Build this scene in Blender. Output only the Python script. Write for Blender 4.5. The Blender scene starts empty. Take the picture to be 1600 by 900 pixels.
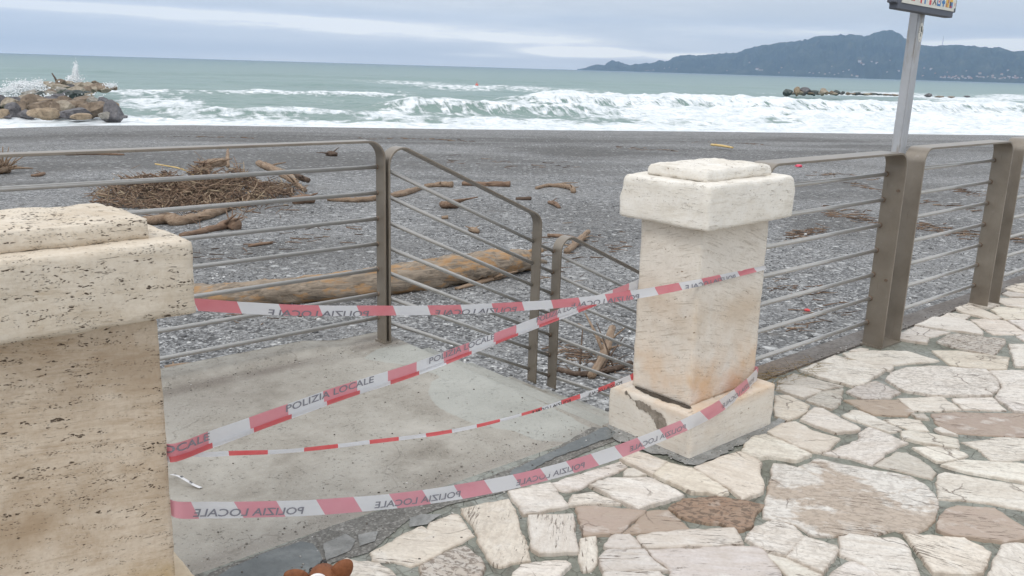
import bpy, bmesh, math, random
import numpy as np
from mathutils import Vector, Matrix, noise
random.seed(7); RNG = np.random.default_rng(7)
SC = bpy.context.scene
COL = SC.collection
R_ = math.radians
# ------------------------------------------------------------------ camera
EYE = 1.5
F_, PIT, ROL = 1372.33, 0.245794, 0.029416          # focal length in 1600-px units, pitch, roll
def cam_axes():
    fw = Vector((0, math.cos(PIT), -math.sin(PIT))); up = Vector((0, math.sin(PIT), math.cos(PIT))); rt = Vector((1, 0, 0))
    c, s = math.cos(ROL), math.sin(ROL)
    return c*rt + s*up, -s*rt + c*up, fw
CRT, CUP, CFW = cam_axes()
cd = bpy.data.cameras.new('camera'); cam = bpy.data.objects.new('camera', cd); COL.objects.link(cam)
cd.sensor_width = 36; cd.lens = F_/1600*36; cd.clip_start = .05; cd.clip_end = 60000
m = Matrix((CRT, CUP, -CFW)).transposed().to_4x4(); m.translation = (0, 0, EYE); cam.matrix_world = m
SC.camera = cam
# ------------------------------------------------------------------ world (thin blue sky behind a high overcast), sun
SUN_EL, SUN_AZ = R_(48), R_(-150)                     # sun behind and to the left of the viewer, veiled
W = bpy.data.worlds.new('World'); SC.world = W; W.use_nodes = True
def build_world():
    nt = W.node_tree; nt.nodes.clear(); N = nt.nodes.new; L = nt.links.new
    out = N('ShaderNodeOutputWorld'); mix = N('ShaderNodeMixShader')
    b1 = N('ShaderNodeBackground'); b2 = N('ShaderNodeBackground')
    sky = N('ShaderNodeTexSky'); sky.sky_type = 'NISHITA'; sky.sun_disc = False
    sky.sun_elevation = SUN_EL; sky.sun_rotation = SUN_AZ
    L(sky.outputs[0], b1.inputs[0]); b1.inputs[1].default_value = .1
    tc = N('ShaderNodeTexCoord'); sx = N('ShaderNodeSeparateXYZ'); L(tc.outputs['Generated'], sx.inputs[0])
    def M(op, a, b=None, c=None):
        n = N('ShaderNodeMath'); n.operation = op
        for i, v in enumerate((a, b, c)):
            if v is None: continue
            if isinstance(v, (int, float)): n.inputs[i].default_value = v
            else: L(v, n.inputs[i])
        return n.outputs[0]
    az = M('ARCTAN2', sx.outputs[0], sx.outputs[1]); el = M('ARCSINE', sx.outputs[2])
    def streak(sa, se, detail, off, rough=.55):
        cv = N('ShaderNodeCombineXYZ'); L(M('MULTIPLY', az, sa), cv.inputs[0]); L(M('MULTIPLY', el, se), cv.inputs[1]); cv.inputs[2].default_value = off
        nz = N('ShaderNodeTexNoise'); nz.inputs['Scale'].default_value = 1; nz.inputs['Detail'].default_value = detail; nz.inputs['Roughness'].default_value = rough
        L(cv.outputs[0], nz.inputs['Vector']); return nz.outputs['Fac']
    def ramp(v, stops):
        r = N('ShaderNodeValToRGB'); L(v, r.inputs[0]); e = r.color_ramp.elements
        while len(e) < len(stops): e.new(.5)
        for q, (p, c) in zip(e, stops): q.position = p; q.color = (*c, 1)
        return r.outputs[0]
    def blob(a, e, sa, se):                            # a soft bank of cloud at azimuth a, elevation e
        da = M('DIVIDE', M('SUBTRACT', az, a), sa); de = M('DIVIDE', M('SUBTRACT', el, e), se)
        return M('EXPONENT', M('MULTIPLY', M('ADD', M('MULTIPLY', da, da), M('MULTIPLY', de, de)), -1))
    n1 = streak(3.6, 30, 7, 3.1, .6); n2 = streak(9, 75, 8, 9.7, .66)
    lum = M('ADD', M('MULTIPLY', n1, .62), M('MULTIPLY', n2, .38))
    for a, e, sa, se, k in CLOUDS:
        wob = M('MULTIPLY', blob(a, e, sa, se), M('ADD', M('MULTIPLY', n2, 1.7), .15))
        lum = M('ADD', lum, M('MULTIPLY', wob, k))
    low = ramp(lum, [(.26, (.77, .80, .83)), (.45, (.87, .885, .90)), (.60, (1.0, 1.0, .99)), (.76, (1.18, 1.15, 1.09)), (.94, (1.55, 1.47, 1.32))])
    high = ramp(streak(1.5, 3, 5, 1.3), [(.3, (.95, 1.0, 1.07)), (.7, (1.4, 1.4, 1.4))])
    hf = M('MULTIPLY', M('SUBTRACT', el, .12), 3.0)
    cl = N('ShaderNodeClamp'); L(hf, cl.inputs[0])
    mc = N('ShaderNodeMix'); mc.data_type = 'RGBA'; L(cl.outputs[0], mc.inputs[0]); L(low, mc.inputs[6]); L(high, mc.inputs[7])
    L(mc.outputs[2], b2.inputs[0]); b2.inputs[1].default_value = 1.0
    mix.inputs[0].default_value = .9
    L(b1.outputs[0], mix.inputs[1]); L(b2.outputs[0], mix.inputs[2]); L(mix.outputs[0], out.inputs[0])
# azimuth, elevation, widths (radians), weight
CLOUDS = [(-.50, .046, .16, .005, .42), (-.30, .043, .14, .006, .5), (-.13, .036, .16, .007, .55), (.0, .030, .10, .005, .45), (.07, .018, .06, .005, 1.3), (-.05, .012, .05, .0025, .35), (.20, .016, .05, .0035, 1.2),
          (.53, .034, .11, .0055, 1.4), (.30, .046, .12, .006, .35), (.40, .072, .20, .014, -.2), (-.48, .072, .25, .010, -.2), (-.1, .065, .2, .008, .12), (-.3, .012, .4, .007, -.22)]
build_world()
sl = bpy.data.lights.new('sun', 'SUN'); sl.energy = 1.1; sl.angle = R_(22); sl.color = (1, .965, .91)
so = bpy.data.objects.new('sun', sl); COL.objects.link(so)
sd = Vector((math.sin(SUN_AZ)*math.cos(SUN_EL), math.cos(SUN_AZ)*math.cos(SUN_EL), math.sin(SUN_EL)))
so.rotation_euler = sd.to_track_quat('Z', 'Y').to_euler()
vs = SC.view_settings; vs.view_transform = 'Standard'; vs.look = 'None'; vs.exposure = 0.15; vs.gamma = 1; vs.use_curve_mapping = False
SC.cycles.use_denoising = True; SC.cycles.max_bounces = 6; SC.cycles.volume_bounces = 0
# ------------------------------------------------------------------ coordinates
TH = 0.72704                                          # direction of the promenade edge
EO = Vector((0.7994, 3.5992))                         # centre of the right-hand pillar
EU = Vector((math.cos(TH), math.sin(TH))); EV = Vector((-math.sin(TH), math.cos(TH)))
def W3(u, v, z=0.): a = EO + EU*u + EV*v; return Vector((a.x, a.y, z))   # u along the promenade edge, v towards the sea
def pxray(x, y): return CFW + CRT*((x-800)/F_) - CUP*((y-450)/F_)
def onz(x, y, z=0.): d = pxray(x, y); return Vector((0, 0, EYE)) + d*((z-EYE)/d.z)
def aty(x, y, Y): d = pxray(x, y); return Vector((0, 0, EYE)) + d*(Y/d.y)
def uv_of(p): d = Vector((p.x, p.y))-EO; return d.dot(EU), d.dot(EV)
def MUV(v0=0., u0=0., z0=0.):                         # matrix local (u,v,z) -> world
    mm = Matrix(((EU.x, EV.x, 0), (EU.y, EV.y, 0), (0, 0, 1))).to_4x4(); mm.translation = W3(u0, v0, z0); return mm
# ------------------------------------------------------------------ object helpers
def tag(o, label=None, cat=None, group=None, kind=None):
    if label: o['label'] = label
    if cat: o['category'] = cat
    if group: o['group'] = group
    if kind: o['kind'] = kind
    return o
def link(name, me, mat=None, parent=None, smooth=False):
    o = bpy.data.objects.new(name, me); COL.objects.link(o)
    for mt in (mat if isinstance(mat, (list, tuple)) else [mat]):
        if mt: me.materials.append(mt)
    if parent: o.parent = parent
    if smooth: me.shade_smooth()
    return o
def bm_obj(name, bm, mat, parent=None, smooth=False):
    bmesh.ops.recalc_face_normals(bm, faces=bm.faces)
    me = bpy.data.meshes.new(name); bm.to_mesh(me); bm.free()
    return link(name, me, mat, parent, smooth)
def np_obj(name, V, Fc, mat, parent=None, smooth=False):
    me = bpy.data.meshes.new(name); me.from_pydata([tuple(map(float, v)) for v in V], [], [tuple(map(int, f)) for f in Fc]); me.update()
    return link(name, me, mat, parent, smooth)
def fast_mesh(name, V, Q):
    V = np.ascontiguousarray(V, dtype=np.float32); Q = np.ascontiguousarray(Q, dtype=np.int32); k = Q.shape[1]
    me = bpy.data.meshes.new(name); me.vertices.add(len(V)); me.vertices.foreach_set('co', V.ravel())
    me.loops.add(Q.size); me.loops.foreach_set('vertex_index', Q.ravel()); me.polygons.add(len(Q))
    me.polygons.foreach_set('loop_start', np.arange(0, Q.size, k, dtype=np.int32)); me.update(calc_edges=True); me.validate(); return me
def empty(name, mw=None, **kw):
    o = bpy.data.objects.new(name, None); COL.objects.link(o); o.empty_display_size = .1
    if mw is not None: o.matrix_world = mw
    return tag(o, **kw)
def fattr(me, name, arr):
    a = me.attributes.new(name, 'FLOAT', 'POINT'); a.data.foreach_set('value', np.asarray(arr, dtype=np.float32))
def grid_quads(nr, nc):
    i = np.arange(nr-1)[:, None]*nc + np.arange(nc-1)[None]; return np.stack([i, i+1, i+nc+1, i+nc], -1).reshape(-1, 4)
def box_bm(bm, lo, hi):
    vs_ = [bm.verts.new((x, y, z)) for z in (lo[2], hi[2]) for y in (lo[1], hi[1]) for x in (lo[0], hi[0])]
    for f in ((0, 2, 3, 1), (4, 5, 7, 6), (0, 1, 5, 4), (2, 6, 7, 3), (0, 4, 6, 2), (1, 3, 7, 5)): bm.faces.new([vs_[i] for i in f])
    return bm
def tube_bm(bm, pts, rad, seg=10, caps=True):
    pts = [Vector(p) for p in pts]; rad = rad if isinstance(rad, (list, tuple)) else [rad]*len(pts); prev = None; rings = []
    for i, p in enumerate(pts):
        t = (pts[min(i+1, len(pts)-1)] - pts[max(i-1, 0)]).normalized()
        a = prev if prev else (Vector((0, 0, 1)) if abs(t.z) < .9 else Vector((1, 0, 0)))
        x = (a - t*a.dot(t)).normalized(); prev = x; y = t.cross(x)
        rings.append([bm.verts.new(p + (x*math.cos(k*2*math.pi/seg) + y*math.sin(k*2*math.pi/seg))*rad[i]) for k in range(seg)])
    for a, b in zip(rings, rings[1:]):
        for k in range(seg): bm.faces.new((a[k], a[(k+1) % seg], b[(k+1) % seg], b[k]))
    if caps: bm.faces.new(rings[0][::-1]); bm.faces.new(rings[-1])
    return bm
def pnoise(P, sc, off=0., octv=4):                    # vectorised value-noise fBm for arrays of 2D points
    P = np.asarray(P)*sc + off; out = np.zeros(len(P)); amp = .5; tot = 0
    for o in range(octv):
        i = np.floor(P).astype(np.int64); fr = P-i; fr = fr*fr*(3-2*fr)
        def h(a, b):
            n_ = (a*374761393 + b*668265263 + o*1442695) & 0xffffffff; n_ = ((n_ ^ (n_ >> 13))*1274126177) & 0xffffffff; return ((n_ ^ (n_ >> 16)) & 0xffff)/65535.
        a, b = i[:, 0], i[:, 1]
        v = (h(a, b)*(1-fr[:, 0])+h(a+1, b)*fr[:, 0])*(1-fr[:, 1]) + (h(a, b+1)*(1-fr[:, 0])+h(a+1, b+1)*fr[:, 0])*fr[:, 1]
        out += amp*v; tot += amp; amp *= .5; P = P*2.03+17.3
    return out/tot
# ------------------------------------------------------------------ material helpers
class NT:
    def __init__(s, name):
        s.mat = bpy.data.materials.new(name); s.mat.use_nodes = True; s.nt = s.mat.node_tree
        s.b = s.nt.nodes['Principled BSDF']; s.out = s.nt.nodes['Material Output']
    def n(s, t, **kw):
        q = s.nt.nodes.new('ShaderNode'+t)
        for k, v in kw.items(): setattr(q, k, v)
        return q
    def l(s, a, b): s.nt.links.new(a, b)
    def put(s, inp, v):
        if v is None: return
        if hasattr(v, 'is_linked') or hasattr(v, 'links'): s.l(v, inp)
        elif isinstance(v, (tuple, list)) and len(v) == 3 and inp.type == 'RGBA': inp.default_value = (*v, 1)
        else: inp.default_value = v
    def math(s, op, a, b=None, c=None, clamp=False):
        q = s.n('Math', operation=op, use_clamp=clamp)
        for i, v in enumerate((a, b, c)): s.put(q.inputs[i], v)
        return q.outputs[0]
    def coord(s, kind='Object', scale=(1, 1, 1), rot=(0, 0, 0), loc=(0, 0, 0)):
        tc = s.n('TexCoord'); mp = s.n('Mapping'); s.l(tc.outputs[kind], mp.inputs[0])
        mp.inputs['Scale'].default_value = scale; mp.inputs['Rotation'].default_value = rot; mp.inputs['Location'].default_value = loc
        return mp.outputs[0]
    def noise(s, vec, scale, detail=4, rough=.55, dist=0.):
        q = s.n('TexNoise'); s.l(vec, q.inputs['Vector']); q.inputs['Scale'].default_value = scale; q.inputs['Detail'].default_value = detail
        q.inputs['Roughness'].default_value = rough; q.inputs['Distortion'].default_value = dist; return q.outputs['Fac']
    def voro(s, vec, scale, feature='F1', out='Distance', rnd=1.):
        q = s.n('TexVoronoi', feature=feature); s.l(vec, q.inputs['Vector']); q.inputs['Scale'].default_value = scale; q.inputs['Randomness'].default_value = rnd
        return q.outputs[out]
    def ramp(s, v, stops, interp='LINEAR'):
        q = s.n('ValToRGB'); s.l(v, q.inputs[0]); q.color_ramp.interpolation = interp; e = q.color_ramp.elements
        while len(e) < len(stops): e.new(.5)
        for a, (p, c) in zip(e, stops):
            a.position = p; a.color = (c, c, c, 1) if isinstance(c, (int, float)) else (*c, 1)
        return q.outputs[0]
    def mix(s, fac, a, b, blend='MIX'):
        q = s.n('Mix', data_type='RGBA', blend_type=blend); s.put(q.inputs[0], fac); s.put(q.inputs[6], a); s.put(q.inputs[7], b); return q.outputs[2]
    def attr(s, name, out='Fac'):
        q = s.n('Attribute', attribute_name=name); return q.outputs[out]
    def bump(s, h, strength=.3, dist=.01, prev=None):
        q = s.n('Bump'); s.l(h, q.inputs['Height']); q.inputs['Strength'].default_value = strength; q.inputs['Distance'].default_value = dist
        if prev: s.l(prev, q.inputs['Normal'])
        return q.outputs[0]
    def fin(s, color=None, rough=None, normal=None, metal=None, spec=None):
        s.put(s.b.inputs['Base Color'], color); s.put(s.b.inputs['Roughness'], rough); s.put(s.b.inputs['Metallic'], metal)
        s.put(s.b.inputs['Specular IOR Level'], spec)
        if normal: s.l(normal, s.b.inputs['Normal'])
        return s.mat
def plain(name, col, rough=.6, metal=0., var=.15, scale=20):
    t = NT(name); c = t.coord()
    f = t.noise(c, scale, 4)
    return t.fin(t.mix(f, tuple(x*(1-var) for x in col), tuple(min(1, x*(1+var)) for x in col)), rough, metal=metal)
def travertine(name, pale, mid, dark, pit, pitamt, tilt=0., stain=None, ps=62, vk=.5):
    t = NT(name); tc = t.n('TexCoord')
    wob = t.n('Mapping'); t.l(tc.outputs['Object'], wob.inputs[0]); wob.inputs['Rotation'].default_value = (tilt, -tilt, 0)
    base = wob.outputs[0]
    mp = t.n('Mapping'); t.l(base, mp.inputs[0]); mp.inputs['Scale'].default_value = (2.2, 2.2, 9)
    n1 = t.noise(mp.outputs[0], 1.6, 8, .62, .9)
    mp2 = t.n('Mapping'); t.l(base, mp2.inputs[0]); mp2.inputs['Scale'].default_value = (5, 5, 40)
    n2 = t.noise(mp2.outputs[0], 2.2, 6, .6, 1.3)
    n3 = t.noise(base, 2.3, 4, .5)
    col = t.ramp(n1, [(.28, dark), (.46, mid), (.64, pale)])
    col = t.mix(t.ramp(n2, [(.42, 0.), (.62, .6)]), col, pale)
    col = t.mix(t.ramp(n3, [(.45, 0.), (.75, .5)]), col, mid)
    n6 = t.noise(base, 7, 7, .7, 1.2); col = t.mix(t.ramp(n6, [(.5, 0.), (.68, .5)]), col, pale); col = t.mix(t.ramp(n6, [(.30, .4), (.46, 0.)]), col, dark)
    n7 = t.noise(base, 90, 4, .7); col = t.mix(t.ramp(n7, [(.36, .3), (.55, 0.)]), col, dark)
    # pits: small elongated holes gathered in bands
    mp3 = t.n('Mapping'); t.l(base, mp3.inputs[0]); mp3.inputs['Scale'].default_value = (1, 1, 2.3)
    wv = t.n('VectorMath', operation='ADD'); wn = t.n('TexNoise'); wn.inputs['Scale'].default_value = 45; wn.inputs['Detail'].default_value = 3; t.l(mp3.outputs[0], wn.inputs['Vector']); ws = t.n('VectorMath', operation='SCALE'); ws.inputs['Scale'].default_value = .034; t.l(wn.outputs['Color'], ws.inputs[0]); t.l(mp3.outputs[0], wv.inputs[0]); t.l(ws.outputs[0], wv.inputs[1])
    v = t.voro(wv.outputs[0], ps, 'F1')
    sel = t.noise(mp3.outputs[0], 30, 2, .5)
    dens = t.noise(mp2.outputs[0], .7, 4, .65, .6)
    thr = t.math('MULTIPLY', t.math('ADD', t.math('MULTIPLY', sel, .45), t.math('MULTIPLY', dens, .55)), 1)
    hole = t.math('MULTIPLY', t.ramp(thr, [(.0, 0.), (.68-.13*pitamt, 0.), (.70-.12*pitamt, 1.)]), t.ramp(v, [(.30, 1.), (.42, 0.)]))
    mp4 = t.n('Mapping'); t.l(base, mp4.inputs[0]); mp4.inputs['Scale'].default_value = (9, 9, 50)
    crk = t.ramp(t.noise(mp4.outputs[0], 2.6, 5, .65, 1.6), [(.625, 0.), (.67, 1.)])
    crk = t.math('MULTIPLY', crk, t.ramp(t.noise(base, 3.1, 3), [(.42, 0.), (.56, 1.)]))
    hole = t.math('MAXIMUM', hole, t.math('MULTIPLY', crk, .8))
    v2 = t.voro(mp3.outputs[0], 150, 'F1'); s2 = t.noise(mp2.outputs[0], 1.1, 5, .7, 1.)
    hole = t.math('MAXIMUM', hole, t.math('MULTIPLY', t.math('MULTIPLY', t.ramp(v2, [(.28, .8), (.4, 0.)]), t.ramp(s2, [(.60-.09*pitamt, 0.), (.68-.09*pitamt, 1.)])), t.ramp(t.noise(base, 60, 2), [(.45, 0.), (.55, 1.)])))
    mp5 = t.n('Mapping'); t.l(base, mp5.inputs[0]); mp5.inputs['Rotation'].default_value = (.35, .35, 0); mp5.inputs['Scale'].default_value = (7, 7, 85)
    vein = t.ramp(t.noise(mp5.outputs[0], 1.6, 6, .7, .7), [(.55, 0.), (.64, vk)])
    col = t.mix(vein, col, tuple(x*.8 for x in dark))
    if stain:
        sx = t.n('SeparateXYZ'); t.l(tc.outputs['Object'], sx.inputs[0])
        for zc, zw, colr, k in stain:
            g = t.math('DIVIDE', t.math('SUBTRACT', sx.outputs[2], zc), zw); g = t.math('EXPONENT', t.math('MULTIPLY', t.math('MULTIPLY', g, g), -1))
            g = t.math('MULTIPLY', g, t.ramp(t.noise(base, 4.2, 5, .6), [(.36, 0.), (.62, k)]))
            col = t.mix(g, col, colr)
    col = t.mix(hole, col, pit)
    nb = t.math('ADD', t.math('MULTIPLY', hole, -1.), t.math('MULTIPLY', t.noise(base, 55, 5, .7), .35))
    return t.fin(col, .82, t.bump(nb, .55, .006), spec=.25)
# ------------------------------------------------------------------ sea level, beach form
SEA = -3.5
SHORE = [(-700, -148), (-120, 18), (-60, 44), (-34.4, 59.1), (-30.4, 64.2), (-24.6, 67.5), (-5.5, 71.4), (16.3, 77.5), (48.7, 85.7), (110, 108), (700, 330)]
SA = R_(17.8); SS = np.array([math.cos(SA), math.sin(SA)]); SD = np.array([-math.sin(SA), math.cos(SA)]); SO = np.array([0., 72.5])
_sh = np.array(SHORE) - SO; _ss, _sdv = _sh@SS, _sh@SD
def shore_d(P):                                        # distance of points seaward of the waterline
    P = np.asarray(P)-SO; s = P@SS; return P@SD - np.interp(s, _ss, _sdv), s
def axis(lims):                                        # non-uniform axis: [(start, step), ..., (end,)]
    out = [lims[0][0]]
    for (a, st, g), nx in zip(lims[:-1], lims[1:]):
        if g < 1:                                       # coarse outside, finer inwards: grow outwards from the inner end
            seg = []; x = nx[0]; step = st
            while x > a+1e-6: seg.append(x); x -= step; step /= g
            out += seg[::-1]; continue
        x = a; step = st
        while x < nx[0]-1e-6: x = min(nx[0], x+step); step *= g; out.append(x)
    return np.array(out)
def beach_z(P):
    d, s = shore_d(P)
    z = np.where(d > 0, SEA - .16*d, SEA + np.where(-d < 5, -d*.085, .425 + (-d-5)*.0284))
    z = np.minimum(z, -1.22)
    und = (pnoise(np.c_[s*.05, d*.22], 1, 3.3, 3)-.5)*.16*np.clip(-d/8, 0, 1)*np.clip((-d-0)/20, .3, 1)
    return z + und*np.clip((-1.2-z)/.5, .25, 1)
def bz(x, y): return float(beach_z(np.array([[x, y]]))[0])
def onbeach(x, y):
    d = pxray(x, y); o = Vector((0, 0, EYE)); t0, t1 = 2., 200.
    for _ in range(22):
        t = (t0+t1)/2; p = o+d*t
        if p.z > max(bz(p.x, p.y), SEA-.1): t0 = t
        else: t1 = t
    return o+d*t0
def mat_gravel():
    t = NT('beach gravel'); c = t.coord(); tc = t.n('TexCoord')
    def stones(sc, lo, hi):
        q = t.n('TexVoronoi'); t.l(c, q.inputs['Vector']); q.inputs['Scale'].default_value = sc
        sp = t.n('SeparateColor'); t.l(q.outputs['Color'], sp.inputs[0])
        col = t.ramp(sp.outputs[0], [(0, (.07, .07, .07)), (.38, (.23, .23, .23)), (.70, (.40, .40, .40)), (.90, (.60, .60, .595)), (1, (.78, .78, .76))])
        sh = t.ramp(q.outputs['Distance'], [(.2, 1.), (.62, .12)])
        return col, sh, q.outputs['Distance']
    ca, sa, da = stones(29, 0, 0); cb, sb, db = stones(13, 0, 0); cc, sc_, dc = stones(60, 0, 0)
    big = t.ramp(t.noise(c, 5, 3, .6), [(.52, 0.), (.6, 1.)])
    col = t.mix(big, ca, cb); gap = t.mix(big, sa, sb)
    fine = t.ramp(t.noise(c, .55, 5, .65, .8), [(.44, 0.), (.62, 1.)])
    col = t.mix(t.math('MULTIPLY', fine, .8), col, t.mix(.45, cc, (.115, .110, .103)))
    col = t.mix(t.math('MULTIPLY', t.math('SUBTRACT', 1., gap), t.math('SUBTRACT', .75, t.math('MULTIPLY', fine, .55))), col, (.055, .055, .055))
    band = t.attr('wet')
    col = t.mix(band, col, t.mix(.30, (.066, .062, .056), col), 'MIX')
    q5 = t.n('TexVoronoi'); t.l(c, q5.inputs['Vector']); q5.inputs['Scale'].default_value = 5.5; s5 = t.n('SeparateColor'); t.l(q5.outputs['Color'], s5.inputs[0])
    spk = t.math('MULTIPLY', t.ramp(s5.outputs[0], [(.70, 0.), (.78, 1.)]), t.ramp(q5.outputs['Distance'], [(.20, 1.), (.5, 0.)]))
    col = t.mix(t.math('MULTIPLY', spk, t.ramp(s5.outputs[1], [(0., .15), (1., .75)])), col, (.62, .62, .61))
    spd = t.math('MULTIPLY', t.ramp(s5.outputs[2], [(.74, 0.), (.82, 1.)]), t.ramp(q5.outputs['Distance'], [(.2, .75), (.5, 0.)]))
    col = t.mix(spd, col, (.05, .05, .05))
    tan = t.ramp(t.noise(c, .9, 6, .7), [(.6, 0.), (.72, .4)])
    col = t.mix(tan, col, (.12, .095, .07))
    h = t.math('MULTIPLY', t.mix(big, da, db), -1.)
    return t.fin(col, .78, t.bump(h, .9, .03), spec=.35)
G_GRAVEL = mat_gravel()
DARKSAND = [(910, 236, 130, 9, 1.), (700, 244, 120, 4, .7), (480, 250, 130, 16, .9), (250, 246, 200, 8, .85), (60, 262, 80, 14, .9), (1180, 248, 160, 8, .6), (1050, 232, 90, 3, .7), (300, 208, 240, 3, .6), (820, 222, 200, 2.5, .5), (1290, 350, 80, 22, .8), (900, 330, 60, 20, .45), (960, 360, 60, 40, .5), (740, 330, 70, 16, .4), (1480, 318, 90, 9, .5), (420, 330, 60, 10, .4), (450, 540, 90, 14, .6)]
def build_beach():
    s = axis([(-420, 4, .8), (-90, 3, 1), (-60, .8, 1), (70, 3, 1.1), (120, 12, 1.3), (520,)])
    d = axis([(-330, 2, .8), (-90, 1.2, 1), (-62, .45, 1), (2, 1.5, 1), (14,)])
    S, D = np.meshgrid(s, d); base = np.interp(S, _ss, _sdv)
    P = SO + S.ravel()[:, None]*SS + (D+base).ravel()[:, None]*SD
    z = beach_z(P)
    me = fast_mesh('beach', np.c_[P, z], grid_quads(len(d), len(s)))
    dd = D.ravel(); n1 = pnoise(np.c_[S.ravel()*.06, dd*.3], 1, 8.1, 4)
    wet = np.clip(1-np.abs(dd+1.)/4., 0, 1)*.8 + np.exp(-((dd+19+6*(n1-.5))/4.)**2)*np.clip((n1-.33)*3.5, 0, 1)*.85 + np.clip((pnoise(np.c_[S.ravel()*.11, dd*.34], 1, 21.3, 4)-.5)*4, 0, .8)*np.clip((-dd-8)/10, 0, 1)
    r = np.hypot(P[:, 0], P[:, 1]); az = np.arctan2(P[:, 0], P[:, 1]); dip = (EYE-z)/np.maximum(r, 1); wob = pnoise(P*.5, 1, 4.4, 4)-.5
    for x, y, sx, sy, k in DARKSAND:
        c = onbeach(x, y); cr = math.hypot(c.x, c.y); q = ((az-math.atan2(c.x, c.y))/(sx/F_))**2 + ((dip-(EYE-c.z)/cr)/(sy/F_))**2
        wet = np.maximum(wet, k*np.clip((1.25-np.sqrt(q)+wob*1.4)*1.6, 0, 1))
    wet[P[:, 1] < 0] = 0
    fattr(me, 'wet', np.clip(wet, 0, 1)); o = link('beach', me, G_GRAVEL, smooth=True); tag(o, kind='structure', label='grey pebble beach between the promenade and the sea', cat='beach')
build_beach()
# ---- loose pebbles near the promenade (nobody could count them)
def ico(sub):
    b = bmesh.new(); bmesh.ops.create_icosphere(b, subdivisions=sub, radius=1); V = np.array([v.co[:] for v in b.verts]); Fc = np.array([[v.index for v in f.verts] for f in b.faces]); b.free(); return V, Fc
def build_pebbles():
    V0, F0 = ico(1); n = 30000; pts = []
    r = 4.6 + 18*RNG.random(n*3)**1.5; a = R_(-34)+R_(70)*RNG.random(n*3)
    P = np.c_[r*np.sin(a), r*np.cos(a)]
    rel = P-np.array(EO[:]); u = rel@np.array(EU[:]); v = rel@np.array(EV[:])
    ok = ((v > 2.15) | ((u > 2.3) & (v > .4))) & (pnoise(P, 1.1, 5.5, 3) > RNG.random(len(P))*.75)
    P = P[ok][:n]; n = len(P)
    sz = (.008+.016*RNG.random(n)**2.2)*np.where(RNG.random(n) > .97, 1.9, 1)
    ang = RNG.random(n)*6.283; el = .6+.5*RNG.random(n); fl = .45+.3*RNG.random(n); z = beach_z(P)
    ca, sa = np.cos(ang), np.sin(ang)
    L = V0[None]*np.stack([sz, sz*el, sz*fl], -1)[:, None, :]
    X = L[..., 0]*ca[:, None]-L[..., 1]*sa[:, None]+P[:, 0:1]; Y = L[..., 0]*sa[:, None]+L[..., 1]*ca[:, None]+P[:, 1:2]; Z = L[..., 2]+(z+sz*.25)[:, None]
    me = fast_mesh('pebbles', np.stack([X, Y, Z], -1).reshape(-1, 3), (F0[None]+(np.arange(n)*len(V0))[:, None, None]).reshape(-1, 3))
    fattr(me, 'tone', np.repeat(np.where(RNG.random(n) > .95, .75+.25*RNG.random(n), .75*RNG.random(n)), len(V0)))
    t = NT('pebble'); col = t.ramp(t.attr('tone'), [(0, (.09, .09, .09)), (.4, (.23, .23, .23)), (.75, (.39, .39, .395)), (.9, (.56, .56, .55)), (1, (.76, .75, .73))])
    t.fin(col, .7, spec=.3)
    tag(link('pebbles', me, t.mat, smooth=True), 'loose grey and white pebbles strewn over the near beach', 'pebbles', kind='stuff')
build_pebbles()
# ------------------------------------------------------------------ sea
FOAM = [  # pixel spot on the water, half-widths in px, foam cover
 (30, 152, 70, 9, 1), (215, 148, 60, 8, 0.75), (250, 165, 90, 14, 0.78), (330, 180, 110, 10, 0.66), (480, 178, 60, 8, 0.7), (420, 186, 80, 6, 0.62), (620, 185, 90, 10, 0.75), (520, 160, 45, 4, 0.42), (560, 128, 40, 1.6, 0.43),
 (640, 131, 90, 2.5, 0.63), (720, 138, 110, 6, 0.75), (820, 140, 90, 6, 0.68), (900, 147, 80, 5, 0.58), (610, 144, 60, 2, 0.53), (700, 178, 50, 12, 0.63), (760, 192, 90, 8, 0.98), (790, 172, 50, 9, 0.68), (860, 195, 60, 7, 0.88), (930, 180, 60, 14, 0.75), (1020, 180, 70, 18, 0.98), (960, 160, 60, 4, 0.63),
 (1120, 186, 90, 16, 1.08), (1080, 160, 60, 4, 0.83), (1180, 165, 70, 9, 0.81), (1260, 164, 80, 9, 0.81), (1330, 192, 120, 14, 1.15), (1340, 168, 90, 10, 0.85), (1450, 192, 120, 14, 1.15), (1450, 168, 90, 9, 0.87), (1570, 192, 120, 16, 1.15), (1560, 168, 90, 9, 0.87), (1500, 157, 80, 4, 0.93), (1590, 155, 60, 5, 0.93), (1400, 150, 90, 4, 0.83), (1300, 149, 60, 3, 0.83), (1200, 147, 30, 2, 0.53), (1200, 125, 30, 1, 0.3), (855, 122, 8, 0.9, 0.5), (303, 103, 8, 0.9, 0.5), (10, 97, 8, 0.9, 0.5)]
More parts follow.
